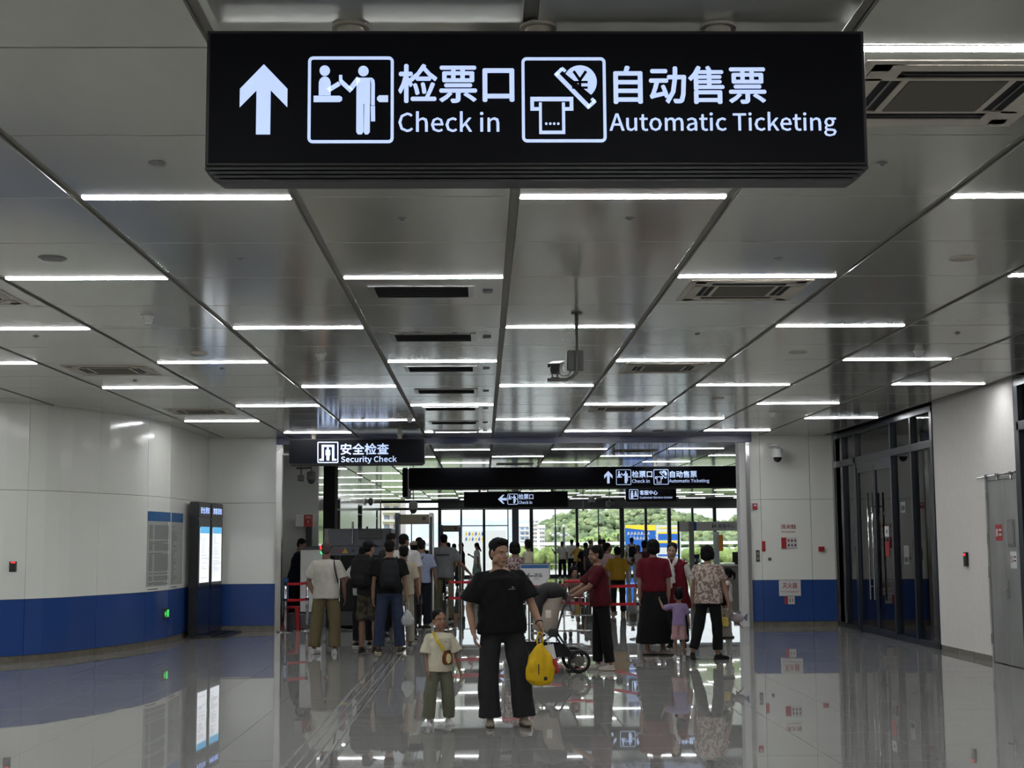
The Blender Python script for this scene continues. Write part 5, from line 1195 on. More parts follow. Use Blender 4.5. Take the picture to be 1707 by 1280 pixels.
        for q, (f, L) in enumerate(((.031, .068), (.0105, .076), (-.0105, .071), (-.031, .056))):
            b0 = w+sd*f*hk+fd*.083*hk; d1 = (fd+nrm*curl).normalized(); d2 = (fd+nrm*curl*2.6).normalized(); b1 = b0+d1*L*.5*hk; b2 = b1+d2*L*.5*hk
            m.cone(b0, b1, .0095*hk, .0088*hk, 8); m.ell(b1, .0088*hk, u=8, v=6); m.cone(b1, b2, .0088*hk, .0072*hk, 8); m.ell(b2, .0074*hk, u=8, v=6)
        tb = w+sd*.026*hk+fd*.022*hk; t1 = tb+(sd*.75+fd*.75+nrm*.25).normalized()*.045*hk; t2 = t1+(fd+sd*.2+nrm*.4).normalized()*.032*hk
        m.cone(tb, t1, .014*hk, .0105*hk, 8); m.ell(t1, .0105*hk, u=8, v=6); m.cone(t1, t2, .0105*hk, .008*hk, 8); m.ell(t2, .008*hk, u=8, v=6)
    # legs, feet
    foot = {}
    for side, (hip, k, a) in legs.items():
        m.ell(hip, r_(.078)*bk**.4); m.cone(hip, hip.lerp(k, .5), r_(.080)*bk**.4, r_(.066)); m.cone(hip.lerp(k, .5), k, r_(.066), r_(.050)); m.ell(k, r_(.050))
        m.cone(k, k.lerp(a, .3), r_(.049), r_(.054)); m.cone(k.lerp(a, .3), a, r_(.054), r_(.033)); m.ell(a, r_(.034))
        key = 'footR' if side == sR else 'footL'; yawf, pf_ = g(key, (8*side, 0)); yf_ = R(yawf)
        FM = Matrix.Translation(a) @ Matrix.Rotation(yf_, 4, 'Z') @ Matrix.Rotation(R(pf_), 4, 'X') @ Matrix.Scale(sb*(1.1 if child else 1), 4); foot[side] = FM
        FT = lambda v, FM=FM: FM @ Vector(v)
        m.ell((0, .015, -.045), (.028, .038, .03), FT, 10, 7); m.ell((0, -.06, -.05), (.034, .085, .022), FT, 10, 7); m.ell((0, -.02, -.028), (.027, .05, .03), FT, 10, 7)
    body = remesh(m, near, 'person_body', 1, zmin=.003-(5 if lift or g('seated') else 0)); 
    sk = skin(g('skin', (186, 146, 120)))
    part('body', body, sk, t, local=True)
    # ---- face
    if g('facevis', near < .0125):
        ey = MB(); ir = MB(); br = MB()
        for s in (-1, 1):
            ey.ell((s*.030, -.0725, .003), (.0130, .0085, .0042), HT, 12, 8); ir.ell((s*.030, -.0785, .003), (.0056, .0032, .0042), HT, 10, 7)
            br.tube([HT((s*.015, -.084, .019)), HT((s*.030, -.084, .023)), HT((s*.046, -.074, .018))], [.0028*hs, .0034*hs, .002*hs], 6)
        e_ = part('eyes', ey, EYEW, t, smooth=True, local=True); part('irises', ir, EYEB, e_, local=True); part('eyebrows', br, BROW, t, smooth=True, local=True)
        lp = MB().ell((0, -.0865, -.0565), (.020, .0055, .0032), HT, 12, 7).ell((0, -.0860, -.0635), (.017, .006, .0042), HT, 12, 7); part('lips', lp, LIP, t, smooth=True, local=True)
    # ---- hair
    st = g('hair', 'short'); hm_ = MB(); E_ = lambda c, r, u=18, v=12: hm_.ell(c, r, HT, u, v)
    if st in ('short', 'crop', 'tall'):
        top = .012 if st == 'tall' else 0
        E_((0, .024, .052+top), (.083 if st != 'crop' else .076, .093 if st != 'crop' else .088, .078 if st != 'crop' else .074)); E_((0, .048, .0), (.070, .062, .072))
        if st == 'tall': E_((0, -.03, .105), (.062, .05, .032))
        for s in (-1, 1): E_((s*.067, -.006, .034), (.009, .016, .022))
    elif st == 'bob':
        E_((0, .022, .050), (.094, .098, .083)); E_((0, .042, -.02), (.092, .078, .085))
        for s in (-1, 1): E_((s*.078, .008, -.01), (.022, .05, .075))
    elif st in ('long', 'pony', 'bun'):
        E_((0, .024, .046), (.084, .094, .078)); E_((0, .048, .0), (.076, .062, .078))
        for s in (-1, 1): E_((s*.068, .0, .012), (.014, .03, .05))
        if st == 'long': E_((0, .055, -.09), (.078, .045, .14)); E_((0, .06, -.18), (.070, .035, .10))
        if st == 'pony': hm_.tube([HT((0, .10, .05)), HT((0, .145, .02)), HT((0, .15, -.06)), HT((0, .13, -.13))], [.022*hs, .03*hs, .024*hs, .008*hs], 10)
        if st == 'bun': E_((0, .10, .06), .035)
    elif st == 'buns':
        E_((0, .024, .048), (.084, .094, .078)); E_((0, .048, .0), (.076, .062, .078)); E_((.05, .05, .10), .03); E_((-.05, .05, .10), .03)
    elif st == 'back':
        E_((0, .022, .047), (.083, .0935, .080)); E_((0, .055, -.01), (.078, .062, .085))
        for s in (-1, 1): E_((s*.066, .012, .012), (.016, .03, .05))
    if st not in ('bald', 'none'):
        part('hair', remesh(hm_, max(near*.75, .006), 'hair', 1, wr=.005*hs if near < .02 else .004, wscale=38, seed=h*7), HAIR if st != 'crop' else HAIRG, t, local=True)
    elif st == 'bald':
        E_((0, .040, .03), (.076, .074, .062)); part('hair', remesh(hm_, .01, 'hair', 1), HAIRG, t, local=True)
    if g('cap'):
        cm = MB(); cm.ell((0, .018, .062), (.088, .098, .068), HT, 20, 12); cp = part('cap', remesh(cm, .009, 'cap', 1), cloth(g('cap')), t, local=True)
        bm_ = MB(); s = g('brim', -1); bm_.add([HT(v) for v in [(-.06, s*.07, .05), (.06, s*.07, .05), (.05, s*.16, .035), (-.05, s*.16, .035), (-.06, s*.07, .062), (.06, s*.07, .062), (.05, s*.16, .043), (-.05, s*.16, .043)]], [(0,3,2,1),(4,5,6,7),(0,1,5,4),(1,2,6,5),(2,3,7,6),(3,0,4,7)]); part('cap_brim', bm_, cloth(g('cap')), cp, local=True)
    # ---- top
    vc = near*1.15; tc_ = g('top', (20, 20, 22)); tm_ = tc_ if isinstance(tc_, bpy.types.Material) else cloth(tc_)
    hem = g('hem', .88); lo = g('loose', 1.0); cm = MB(); B = lambda z, rx, ry, y=0: (0, y*sb, z*sb, rx*bk*lo*sb, ry*bk*lo*sb)
    be = g('belly', 0)
    cm.rings([B(hem, .186, .136, -be*.3), B(hem+.08, .184, .135, -be*.5), B(1.08, .168, .124, -be), B(1.18, .170, .124, -be*.6), B(1.28, .180, .124), B(1.36, .182, .108), (0, 0, 1.405*sb, .138*bk**.5*sb, .084*bk**.5*sb), (0, .003*sb, 1.437*sb, .082*sb, .068*sb), (0, .005*sb, 1.45*sb, .064*sb, .061*sb)], 28, U)
    sl = g('sleeve', .72); sw = g('sleevew', 1.0)
    for side, (s_, e, w, fd) in arms.items():
        if sl <= 0: continue
        cm.ell(s_, .060*sb*min(sw, 1.12)); cm.cone(U(P(0, .004, 1.405)), s_+Vector((0, 0, .008*sb)), .050*sb, .052*sb, 14)
        if sl <= 1:
            ee = s_.lerp(e, sl); cm.cone(s_, ee, .060*sb*min(sw, 1.12), .068*sb*sw*g('flare', 1.08), 16)
        else:
            cm.cone(s_, e, .064*sb*sw, .052*sb*sw, 14); cm.ell(e, .052*sb*sw); cm.cone(e, e.lerp(w, sl-1), .052*sb*sw, .040*sb*sw, 14)
    top = part(g('topname', 'shirt'), remesh(cm, vc, 'shirt', 2, wr=g('wr', .010)*sb, wscale=10/sb, seed=h*3+face, ztop=U(P(0, 0, 1.43)).z), tm_, t, local=True)
    # ---- bottom
    bc = g('bottom', (24, 24, 28)); bmt = bc if isinstance(bc, bpy.types.Material) else cloth(bc); kind = g('btype', 'trousers'); bm_ = MB(); wd_ = g('width', 1.0)
    C = lambda z, rx, ry, y=0: (0, y*sb, z*sb+dz, rx*bk*sb, ry*bk*sb)
    if kind in ('trousers', 'shorts'):
        bm_.rings([C(.80, .06, .06), C(.86, .150, .110), C(.93, .162, .120), C(1.0, .155, .114), C(1.05, .145, .105)], 24)
        cut = g('cut', .93 if kind == 'trousers' else -.08)
        for side, (hip, k, a) in legs.items():
            w1, w2, w3 = .088*min(wd_, 1.15)*bk**.5*sb, .080*wd_*sb, g('cuff', .074)*wd_*sb
            bm_.ell(hip, w1*.96); bm_.cone(hip, k, w1, w2, 18)
            if kind == 'trousers': bm_.ell(k, w2*.98); bm_.cone(k, k.lerp(a, cut), w2, w3, 18)
            else: bm_.cone(k.lerp(hip, .25), k.lerp(hip, -cut if cut < 0 else 0), w2*1.12, w2*1.18, 18)
    else:
        z1 = g('skhem', .25); f = g('skw', .24); bm_.rings([C(z1, f, f*.85), C((z1+.85)/2, (f+.18)/2, (f+.15)/2), C(.90, .172, .135), C(1.0, .150, .115), C(1.05, .142, .105)], 28)
    part({'trousers': 'trousers', 'shorts': 'shorts', 'skirt': 'skirt', 'dress': 'dress_skirt'}[kind], remesh(bm_, vc, 'bottom', 2, wr=g('bwr', .009)*sb, wscale=8/sb, seed=h*5+face), bmt, t, local=True)
    # ---- shoes
    if g('shoe', 1):
        for side in (1, -1):
            FM = foot[side]; FT = lambda v: FM @ Vector(v); s_ = MB()
            s_.ell((0, .018, -.042), (.036, .046, .040), FT, 14, 10); s_.ell((0, -.055, -.048), (.040, .095, .030), FT, 14, 10); s_.ell((0, -.11, -.052), (.042, .058, .026), FT, 14, 10); s_.ell((0, -.01, -.02), (.034, .05, .042), FT, 14, 10)
            sm = part('shoe', remesh(s_, max(.008, near*.8), 'shoe', 1, zmin=.002-(5 if lift or g('seated') else 0)), cloth(g('shoe', None), .1), t, local=True)
            so = MB(); so.rings([(0, -.045, -.080, .040, .118), (0, -.045, -.066, .044, .124), (0, -.045, -.058, .040, .118)], 20, FT); so.v = [(v[0], v[1], max(v[2], .001-(5 if lift or g('seated') else 0))) for v in so.v]; part('sole', so, cloth(g('solec', (176, 172, 162))), sm, local=True)
    return dict(t=t, arms=arms, legs=legs, U=U, HT=HT, sb=sb, M=Matrix.Translation(loc) @ Matrix.Rotation(rz, 4, 'Z'), hz=hz+dz, top=top, bk=bk*lo, sR=sR)
def hand(P_, right=True, ext=.06):
    s_, e, w, fd = P_['arms'][P_['sR'] if right else -P_['sR']]; return P_['M'] @ (w+fd*ext)
def strap(P_, name, pts, w, m, label=None, parent=None):
    """flat band through torso-frame points"""
    mb = MB(); q = [P_['U'](Vector(p)*P_['sb']) for p in pts]; n = len(q); vs = []
    for i, p in enumerate(q):
        d = (q[min(i+1, n-1)]-q[max(i-1, 0)]).normalized(); out = Vector((p.x, p.y*1.5, 0)); out = (out-d*out.dot(d)).normalized() if out.length > 1e-4 else Vector((0, -1, 0)); s = d.cross(out).normalized()
        vs += [p+s*w/2, p-s*w/2, p-s*w/2+out*.006, p+s*w/2+out*.006]
    fs = [(0, 1, 2, 3), (4*n-1, 4*n-2, 4*n-3, 4*n-4)]
    for k in range(n-1):
        for j in range(4): fs.append((4*k+j, 4*k+4+j, 4*k+4+(j+1) % 4, 4*k+(j+1) % 4))
    mb.add(vs, fs); return part(name, mb, m, parent or P_['t'], local=True, label=label)
def backpack(P_, label, c, c2=None, back=1, size=1.0, side=0):
    """on the person's back (+Y in the body frame)"""
    sb = P_['sb']; z0 = (P_['U'](Vector((0, .2, .98*sb)))).z; t = thing('backpack', label, 'backpack', P_['M'] @ Vector((0, .24*sb, z0)), math.atan2(P_['M'][1][0], P_['M'][0][0]))
    mm = cloth(c, .1); y = .125*P_['bk']*sb-.24*sb; b = MB()
    k = sb*size
    b.rings([(0, y+.10*k, .0, .12*k, .075*k), (0, y+.11*k, .03*k, .155*k, .10*k), (0, y+.12*k, .22*k, .16*k, .115*k), (0, y+.10*k, .38*k, .145*k, .09*k), (0, y+.07*k, .46*k, .09*k, .05*k)], 24)
    part('bag', remesh(b, .014, 'bag', 2, wr=.006, wscale=12), mm, t, local=True)
    p = MB(); p.rings([(0, y+.19*k, .04*k, .10*k, .05*k), (0, y+.20*k, .12*k, .115*k, .055*k), (0, y+.19*k, .20*k, .10*k, .04*k)], 20); part('front_pocket', remesh(p, .014, 'pocket', 1), cloth(c2 or c, .1), t, local=True)
    z = lambda v: v-z0
    for s in (-1, 1):
        q = [P_['U'](Vector(v)*sb) for v in [(s*.09, .11, 1.36), (s*.10, .04, 1.44), (s*.11, -.05, 1.425), (s*.12, -.125, 1.34), (s*.14, -.135, 1.2), (s*.16, -.06, 1.08), (s*.15, .08, 1.05)]]
        q = [Vector((v.x*P_['bk']**.5, v.y*P_['bk']-.24*sb, v.z-z0)) for v in q]; part('shoulder_strap', MB().tube(q, .017*sb, 8), mm, t, smooth=True, local=True)
    part('top_handle', MB().tube([(-.03*k, y+.06*k, .45*k), (-.02*k, y+.06*k, .50*k), (.02*k, y+.06*k, .50*k), (.03*k, y+.06*k, .45*k)], .006, 6), mm, t, smooth=True, local=True)
    return t
def hang_bag(name, label, cat, top, w, d, hgt, m, loops=.12, seed=1, vox=.012, wr=.012):
    """soft carrier bag hanging from a hand at the world point top"""
    t = thing(name, label, cat, Vector(top)-Vector((0, 0, loops+hgt))); b = MB()
    b.rings([(0, 0, 0, w*.32, d*.35), (0, 0, hgt*.12, w*.46, d*.48), (0, 0, hgt*.4, w*.5, d*.5), (0, 0, hgt*.7, w*.36, d*.38), (0, 0, hgt*.93, w*.17, d*.2), (0, 0, hgt*1.02, w*.09, d*.1)], 22)
    part('bag', remesh(b, vox, 'bag', 2, wr=wr, wscale=11, seed=seed), m, t, local=True)
    for s in (-1, 1): part('handle', MB().tube([(s*w*.07, 0, hgt*.95), (s*w*.10, 0, hgt+loops*.5), (s*.012, 0, hgt+loops), (0, 0, hgt+loops+.01)], .007, 8), m, t, smooth=True, local=True)
    return t
BK, MAROON = (16, 16, 17), (104, 14, 26)
SKD = (172, 130, 104)
# 1 man in black
man = person('man in black tee and dark wide trousers, carrying yellow bag, nearest the camera', 838, 1211, 1.70, 6, o=dict(vox=.0075, lean=(-.045, 0, 1), bulk=1.14, head=(30, 4, 3), hair='tall', hs=1.04, skin=(190, 146, 118),
    armL=((-.36, .04, -.93), (.16, -.30, -.93)), armR=((.40, -.12, -.90), (.28, -.62, -.74)), legL=((-.08, .02, -1), (.04, .03, -1)), legR=((.15, -.02, -1), (.09, .02, -1)), footL=(-6, 0), footR=(10, 0),
    top=(15, 15, 17), sleeve=.80, sleevew=1.32, flare=1.35, loose=1.10, hem=.86, belly=.02, wr=.014, bottom=(42, 42, 44), width=1.2, cuff=.088, cut=.99, shoe=(150, 138, 122), solec=(70, 56, 44), curl=.45, bwr=.012))
tx = MB(); U_ = man['U']; fx = lambda a, b: U_(Vector(((.085+a)*man['sb'], (-.158)*man['sb'], (1.255+b)*man['sb'])))
part('chest_print', MB().prism([(-.03, 0), (.035, 0), (.035, .006), (-.03, .006)], fx, (0, -.004, 0)).prism([(0, .012), (.028, .016), (.02, .028), (.008, .024)], fx, (0, -.004, 0)), cloth((130, 130, 130)), man['top'], local=True)
s_, e_, w_, fd = man['arms'][1]
wb = MB(); pts = []
qf = fd.to_track_quat('Z', 'Y')
part('wristband', MB().tube([w_+fd*-.03+qf @ Vector((.031*math.cos(R(30*i)), .031*math.sin(R(30*i)), 0)) for i in range(13)], .006, 6), M['matblack'], man['t'], smooth=True, local=True)
ht_ = hand(man, True, .09)
t = hang_bag('plastic_bag', 'bright yellow drawstring bag held by the man in black tee', 'bag', ht_+Vector((-.03, -.03, 0)), .27, .16, .36, cloth((212, 172, 20), .12, 9, .6), .1, 4, .009)
part('zip', MB().box(-.02, -.012, -.085, -.075, .1, .19), M['matblack'], t, local=True); part('label_tag', MB().box(.03, .06, -.085, -.078, .05, .08), M['black'], t, local=True)
t = thing('paper_bag', 'white and red paper bag held beside the yellow bag', 'bag', ht_+Vector((.075, .02, -.37)), R(-20)); tq = Matrix.Rotation(R(-12), 4, 'Y')
def tilt(mb): mb.v = [(tq @ Vector(v))[:] for v in mb.v]; return mb
part('upper_half', tilt(MB().bbox(-.065, .065, -.035, .035, .13, .26, .003)), M['offw'], t, local=True); part('lower_half', tilt(MB().bbox(-.066, .066, -.036, .036, 0, .13, .003)), mat('crimson_paper', (150, 16, 40), .5), t, local=True)
for s in (-1, 1): part('handle', tilt(MB().tube([(-.035, s*.03, .26), (-.03, s*.02, .35), (0, 0, .385), (.03, s*.02, .35), (.035, s*.03, .26)], .004, 6)), M['offw'], t, smooth=True, local=True)
# 2 boy
boy = person('small boy in cream tee with yellow strapped plush bag, beside the man in black', 733, 1209, 1.07, 12, o=dict(child=1, hs=.84, vox=.0075, bulk=1.0, head=(14, -2, -6), hair='short', skin=(180, 134, 106),
    armL=((-.12, .0, -1), (.10, -.25, -1)), armR=((.34, .1, -1), (.22, -.15, -1)), legL=((-.16, -.10, -1), (-.06, .06, -1)), legR=((.12, .0, -1), (.02, .22, -1)), footR=(30, 18), footL=(-4, 0),
    top=(206, 200, 176), sleeve=.86, sleevew=1.35, flare=1.35, loose=1.12, hem=.84, bottom=(104, 104, 88), width=1.3, cuff=.072, cut=.9, shoe=(196, 196, 194), solec=(210, 208, 200), limb=.92))
strap(boy, 'bag_strap', [(-.11, .02, 1.445), (-.10, -.07, 1.42), (-.06, -.138, 1.33), (0, -.150, 1.24), (.06, -.152, 1.14), (.10, -.14, 1.06)], .026, cloth((206, 178, 60)), 'yellow woven strap')
bc_ = boy['M'] @ boy['U'](Vector((.095, -.175, .955))*boy['sb'])
t = thing('plush_bag', 'small brown plush bag with cream front on the boy in cream tee', 'bag', bc_, R(12)); b = MB().rings([(0, 0, 0, .035, .018), (0, 0, .02, .048, .025), (0, 0, .07, .05, .028), (0, 0, .10, .04, .02), (0, 0, .115, .02, .012)], 18)
part('pouch', remesh(b, .006, 'pouch', 2), cloth((112, 58, 26)), t, local=True); part('cream_front', MB().ell((.006, -.022, .055), (.026, .014, .045)), cloth((214, 200, 150)), t, smooth=True, local=True); part('dark_edge', MB().tube([(-.03, 0, .10), (-.02, -.005, .122), (.02, -.005, .122), (.03, 0, .10)], .008, 8), M['black'], t, smooth=True, local=True)
part('shirt_print', MB().box(.03, .065, -.118, -.114, .70, .708) if False else MB().prism([(.03, 0), (.07, 0), (.07, .008), (.03, .008)], lambda a, b: boy['U'](Vector(((a+.02)*boy['sb'], -.152*boy['sb'], (1.30+b)*boy['sb']))), (0, -.004, 0)), cloth((70, 70, 74)), boy['top'], local=True)
# 3 bald man in white tee, from behind
p = person('older man with cropped hair in off-white tee and khaki trousers, back to camera', 543, 1090, 1.70, 182, o=dict(bulk=1.08, hair='crop', head=(-8, 4, 0), skin=(150, 112, 92),
    armL=((-.34, .12, -.92), (.42, -.25, -.9)), armR=((.30, .05, -.95), (.05, .35, -.9)), legL=((-.12, 0, -1), (-.10, 0, -1)), legR=((.10, 0, -1), (.0, 0, -1)), footL=(-28, 0), footR=(10, 0),
    top=(178, 174, 164), sleeve=.78, sleevew=1.2, flare=1.2, loose=1.06, hem=.84, bottom=(98, 88, 62), width=1.18, cuff=.082, shoe=(196, 194, 190), solec=(200, 198, 194)))
strap(p, 'shoulder_strap', [(-.12, -.03, 1.44), (-.12, .07, 1.42), (-.135, .128, 1.32), (-.16, .12, 1.2), (-.19, .09, 1.08)], .022, M['matblack'], 'black bag strap')
# 4 officer
person('security officer in dark uniform bending over the console behind the barrier', at=(X_at(492, 29.0), 29.0, 0), h=1.80, face=75, o=dict(vox=.014, hair='short', head=(0, 26, 0), lean=(.22, 0, .97), armR=((.6, -.1, -.8), (.85, -.1, -.5)), armL=((.5, -.1, -.8), (.8, -.2, -.5)),
    top=(20, 24, 36), sleeve=1.85, hem=.86, bottom=(14, 15, 20), legL=((-.10, 0, -1), (-.25, 0, -1)), legR=((.05, 0, -1), (-.18, 0, -1))))
# 5 man with grey backpack
p = person('young man in grey top, camouflage shorts and cap seen from behind at the queue end', 614, 1087, 1.72, 160, o=dict(hair='short', head=(-20, 4, 0), skin=SKD, top=(50, 52, 54), bottom=patterned((38, 36, 26), (66, 60, 44), 14), btype='shorts', width=1.15, shoe=(60, 46, 38), solec=(50, 40, 34),
    armR=((.3, .1, -.9), (.3, .6, -.3)), armL=((-.1, .1, -1), (.2, .5, -.7)), cap=(24, 26, 30), brim=-1))
backpack(p, 'large black backpack on the young man in camouflage shorts', (28, 27, 28), size=1.12)
# 6 man with black backpack and jeans
p = person('man in black tee with white back print and blue jeans, last in the queue', 649, 1089, 1.725, 184, o=dict(bulk=1.10, hair='short', head=(0, 4, 0), skin=(176, 136, 112), top=(15, 15, 17), sleeve=.72, sleevew=1.2, flare=1.2, hem=.9, bottom=cloth((46, 54, 76), .15, 10), width=1.1, cuff=.08,
    armL=((-.22, .02, -1), (-.02, -.1, -1)), armR=((.20, .04, -1), (.12, -.12, -1)), legL=((-.10, 0, -1), (-.06, 0, -1)), legR=((.10, 0, -1), (.06, .06, -1)), footR=(-24, -14), footL=(14, 0), shoe=(52, 50, 52), solec=(186, 176, 140)))
part('back_print', MB().prism([(-.08, 0), (.08, 0), (.075, .03), (.085, .035), (.085, .11), (-.085, .11), (-.085, .05), (-.075, .04)], lambda a, b: p['U'](Vector((a*p['sb'], .148*p['sb'], (1.26+b)*p['sb']))), (0, .006, 0)), patterned((176, 190, 214), (70, 90, 140), 22), p['top'], local=True, label='pale blue and white print on the back')
backpack(p, 'slim charcoal backpack on the man in blue jeans', (30, 31, 33), size=.92)
hp_ = hand(p, True, .08)
hang_bag('plastic_bag', 'clear white carrier bag held by the man in blue jeans', 'bag', hp_+Vector((0, 0, -.0)), .20, .13, .24, cloth((168, 172, 170), .15, 14, .4), .12, 7, .011)
# 7..12 queue
person('short-haired person in cream top next to the man in blue jeans', at=(X_at(673, 23.0), 23.0, 0), h=1.64, face=190, o=dict(vox=.014, hair='short', head=(0, 6, 0), skin=(150, 106, 84), top=(170, 160, 140), bottom=(150, 144, 128), shoe=(90, 80, 72), armR=((.15, 0, -1), (.1, .3, -.9))))
person('tall man in white tee standing in the queue', at=(X_at(674, 24.4), 24.4, 0), h=1.83, face=165, o=dict(vox=.014, bulk=1.12, hair='short', head=(-30, 4, 0), skin=(160, 120, 98), top=(186, 184, 182), sleevew=1.2, bottom=(40, 40, 44), armR=((.22, 0, -1), (.05, -.3, -1))))
person('dark-haired man with glasses in the middle of the queue', at=(X_at(652, 25.3), 25.3, 0), h=1.84, face=150, o=dict(vox=.014, hair='tall', head=(-20, 4, 0), skin=(160, 120, 98), top=(30, 30, 34), bottom=(26, 26, 30)))
person('person in white tee at the left of the queue, arm raised', at=(X_at(606, 23.4), 23.4, 0), h=1.63, face=200, o=dict(vox=.014, hair='back', head=(0, 4, 0), skin=SKD, top=(180, 180, 178), bottom=(24, 24, 28), shoe=(18, 18, 20), armL=((-.5, -.1, -.8), (-.1, .6, -.2))))
person('man in backwards beige cap, black tee and grey shorts in the queue', 690, 1049, 1.71, 185, o=dict(vox=.014, hair='short', head=(0, 6, 0), skin=(160, 118, 94), cap=(134, 122, 108), brim=1, top=BK, sleeve=.55, bottom=(128, 130, 132), btype='shorts', shoe=(22, 22, 24), armR=((.3, -.05, -1), (.02, .5, -.8)), armL=((-.16, 0, -1), (0, -.1, -1)), hem=.9))
p = person('person in pale blue shirt with black bag, right side of the queue', at=(X_at(708, 29.4), 27.9, 0), h=1.74, face=170, o=dict(vox=.016, hair='short', skin=(150, 110, 90), top=(140, 148, 172), bottom=(22, 24, 32), armR=((.3, 0, -1), (.1, .1, -1))))
strap(p, 'shoulder_strap', [(-.1, .02, 1.44), (-.04, .11, 1.36), (.06, .13, 1.2), (.15, .09, 1.08)], .02, M['matblack'])
person('dark-haired person deep in the queue behind the cap wearer', at=(X_at(698, 31), 31.2, 0), h=1.80, face=180, o=dict(vox=.018, hair='short', skin=SKD, top=(30, 30, 34), bottom=(26, 26, 30)))
# 13 grey tee man
p = person('man in grey tee with dark back lettering and olive trousers, right of the gate', at=(X_at(740, 30.6), 30.6, 0), h=1.86, face=172, o=dict(vox=.014, bulk=1.1, hair='short', skin=SKD, top=(132, 134, 136), sleeve=.75, sleevew=1.2, flare=1.15, bottom=(110, 108, 84), shoe=(40, 40, 42), armR=((.45, .15, -.8), (.55, .2, -.6)), armL=((-.14, 0, -1), (0, -.1, -1)), legL=((-.08, 0, -1), (-.02, 0, -1)), hem=.84))
part('back_lettering', MB().prism([(-.13, 0), (.13, 0), (.13, .03), (-.13, .03)], lambda a, b: p['U'](Vector((a*p['sb'], .150*p['sb'], (1.27+b)*p['sb']))), (0, .005, 0)), M['ink'], p['top'], local=True)
hang_bag('plastic_bag', 'pinkish white bag in the hand of the man in grey tee', 'bag', hand(p, True, .08), .20, .14, .2, cloth((196, 170, 172), .1), .08, 9, .014)
# far figures
def far(label, px, Y, h, face, **k):
    k.setdefault('vox', .02); k.setdefault('skin', SKD); return person(label, at=(X_at(px, Y), Y, 0), h=h, face=face, o=k)
far('man in black tee and khaki shorts looking down, beyond the barrier', 769, 50, 1.69, -80, head=(0, 30, 0), top=BK, bottom=(140, 124, 92), btype='shorts', armL=((-.3, 0, -1), (-.9, 0, .1)), armR=((-.2, 0, -1), (-.9, 0, 0)), shoe=(90, 84, 74))
far('woman in peach top left of the man in khaki shorts', 757, 52, 1.66, 180, hair='long', top=(196, 152, 120), bottom=(60, 56, 60))
far('person in black seen beyond the man in grey tee', 747, 45, 1.70, 170, hair='long', top=(20, 20, 24), bottom=(18, 18, 22))
far('long-haired girl in white shirt and pale green dress looking at her phone', 795, 55, 1.68, -90, hair='long', head=(0, 25, 0), top=(206, 210, 206), bottom=(150, 178, 172), btype='skirt', skhem=.45, skw=.22, armL=((-.2, 0, -1), (-.8, 0, .5)), shoe=(200, 200, 196))
far('person glimpsed beyond the man in black tee, left of the pillar', 834, 60, 1.68, 180, top=(60, 60, 66))
p = person('woman with short dark hair in red patterned blouse, behind the man in black tee', at=(X_at(858, 24.8), 24.8, 0), h=1.69, face=175, o=dict(vox=.013, male=0, hair='bob', skin=(160, 120, 100), top=patterned((150, 138, 134), (86, 52, 54), 30), bottom=(40, 36, 40), bulk=1.05, armR=((.4, -.1, -.7), (.5, -.3, .5))))
person('toddler in cream top held up beside the woman in patterned blouse', at=(X_at(880, 24.6), 24.6, .93), h=.80, face=200, lift=.0, o=dict(child=1, hs=.80, vox=.012, hair='buns', skin=SKD, top=(176, 172, 148), bottom=(150, 150, 150), legL=((-.3, -.6, -.5), (0, .1, -1)), legR=((.2, -.6, -.5), (0, .1, -1)), seated=1, shoe=(150, 150, 150)))
far('older man in white tee and black trousers standing at the far glass', 937, 66, 1.72, 185, hair='crop', top=(206, 206, 198), bottom=(24, 24, 28), armL=((-.5, 0, -.8), (-.5, 0, .8)), shoe=(200, 200, 200), vox=.018)
far('man in white shirt with a diagonal strap at the far glass', 953, 65, 1.80, 180, hair='short', top=(212, 214, 216), bottom=(22, 24, 32), vox=.018)
far('woman in yellow top and black skirt at the far glass', 963, 60, 1.68, 180, hair='bun', top=(214, 176, 88), bottom=(18, 18, 20), btype='skirt', skhem=.4, skw=.2, armL=((-.5, 0, -.8), (.5, -.3, .6)), armR=((.5, 0, -.8), (-.5, -.3, .6)), vox=.018)
far('person in black tee left of the bald man, far hall', 976, 48, 1.66, 190, hair='short', top=BK, bottom=(20, 20, 24), armL=((-.4, 0, -.9), (-.3, 0, -.9)))
far('bald man in dark shirt in the far hall', 985, 46, 1.76, 160, hair='bald', skin=(190, 150, 124), top=(60, 60, 66), bottom=(40, 40, 50), head=(-20, 8, 0))
far('man in navy shirt in the far hall, right of the bald man', 1000, 50, 1.78, 180, top=(34, 46, 84), bottom=(24, 26, 36))
far('person with dark hair beside the man in navy shirt', 1006, 54, 1.78, 200, top=(30, 40, 80), bottom=(24, 26, 36))
far('woman in pink striped top left of the woman in mustard tee', 1013, 33.6, 1.66, 150, hair='back', head=(-60, 0, 0), top=(196, 168, 172), bottom=(150, 132, 130), vox=.016)
p = far('woman in mustard tee and black trousers behind the barrier', 1029, 32.6, 1.57, 170, hair='bun', top=(156, 120, 34), bottom=(20, 20, 22), bulk=1.08, armL=((-.35, .0, -.9), (-.6, -.5, -.2)), armR=((.2, 0, -1), (0, -.2, -1)), vox=.016, sleeve=.9, sleevew=1.2, shoe=(160, 140, 124))
p = far('man in white tee with black backpack walking away in the far hall', 1053, 56, 1.84, 180, top=(216, 216, 214), bottom=(206, 206, 204), vox=.018, shoe=(210, 210, 210))
backpack(p, 'small black backpack on the walker in white tee, far hall', (22, 24, 26), size=.85)
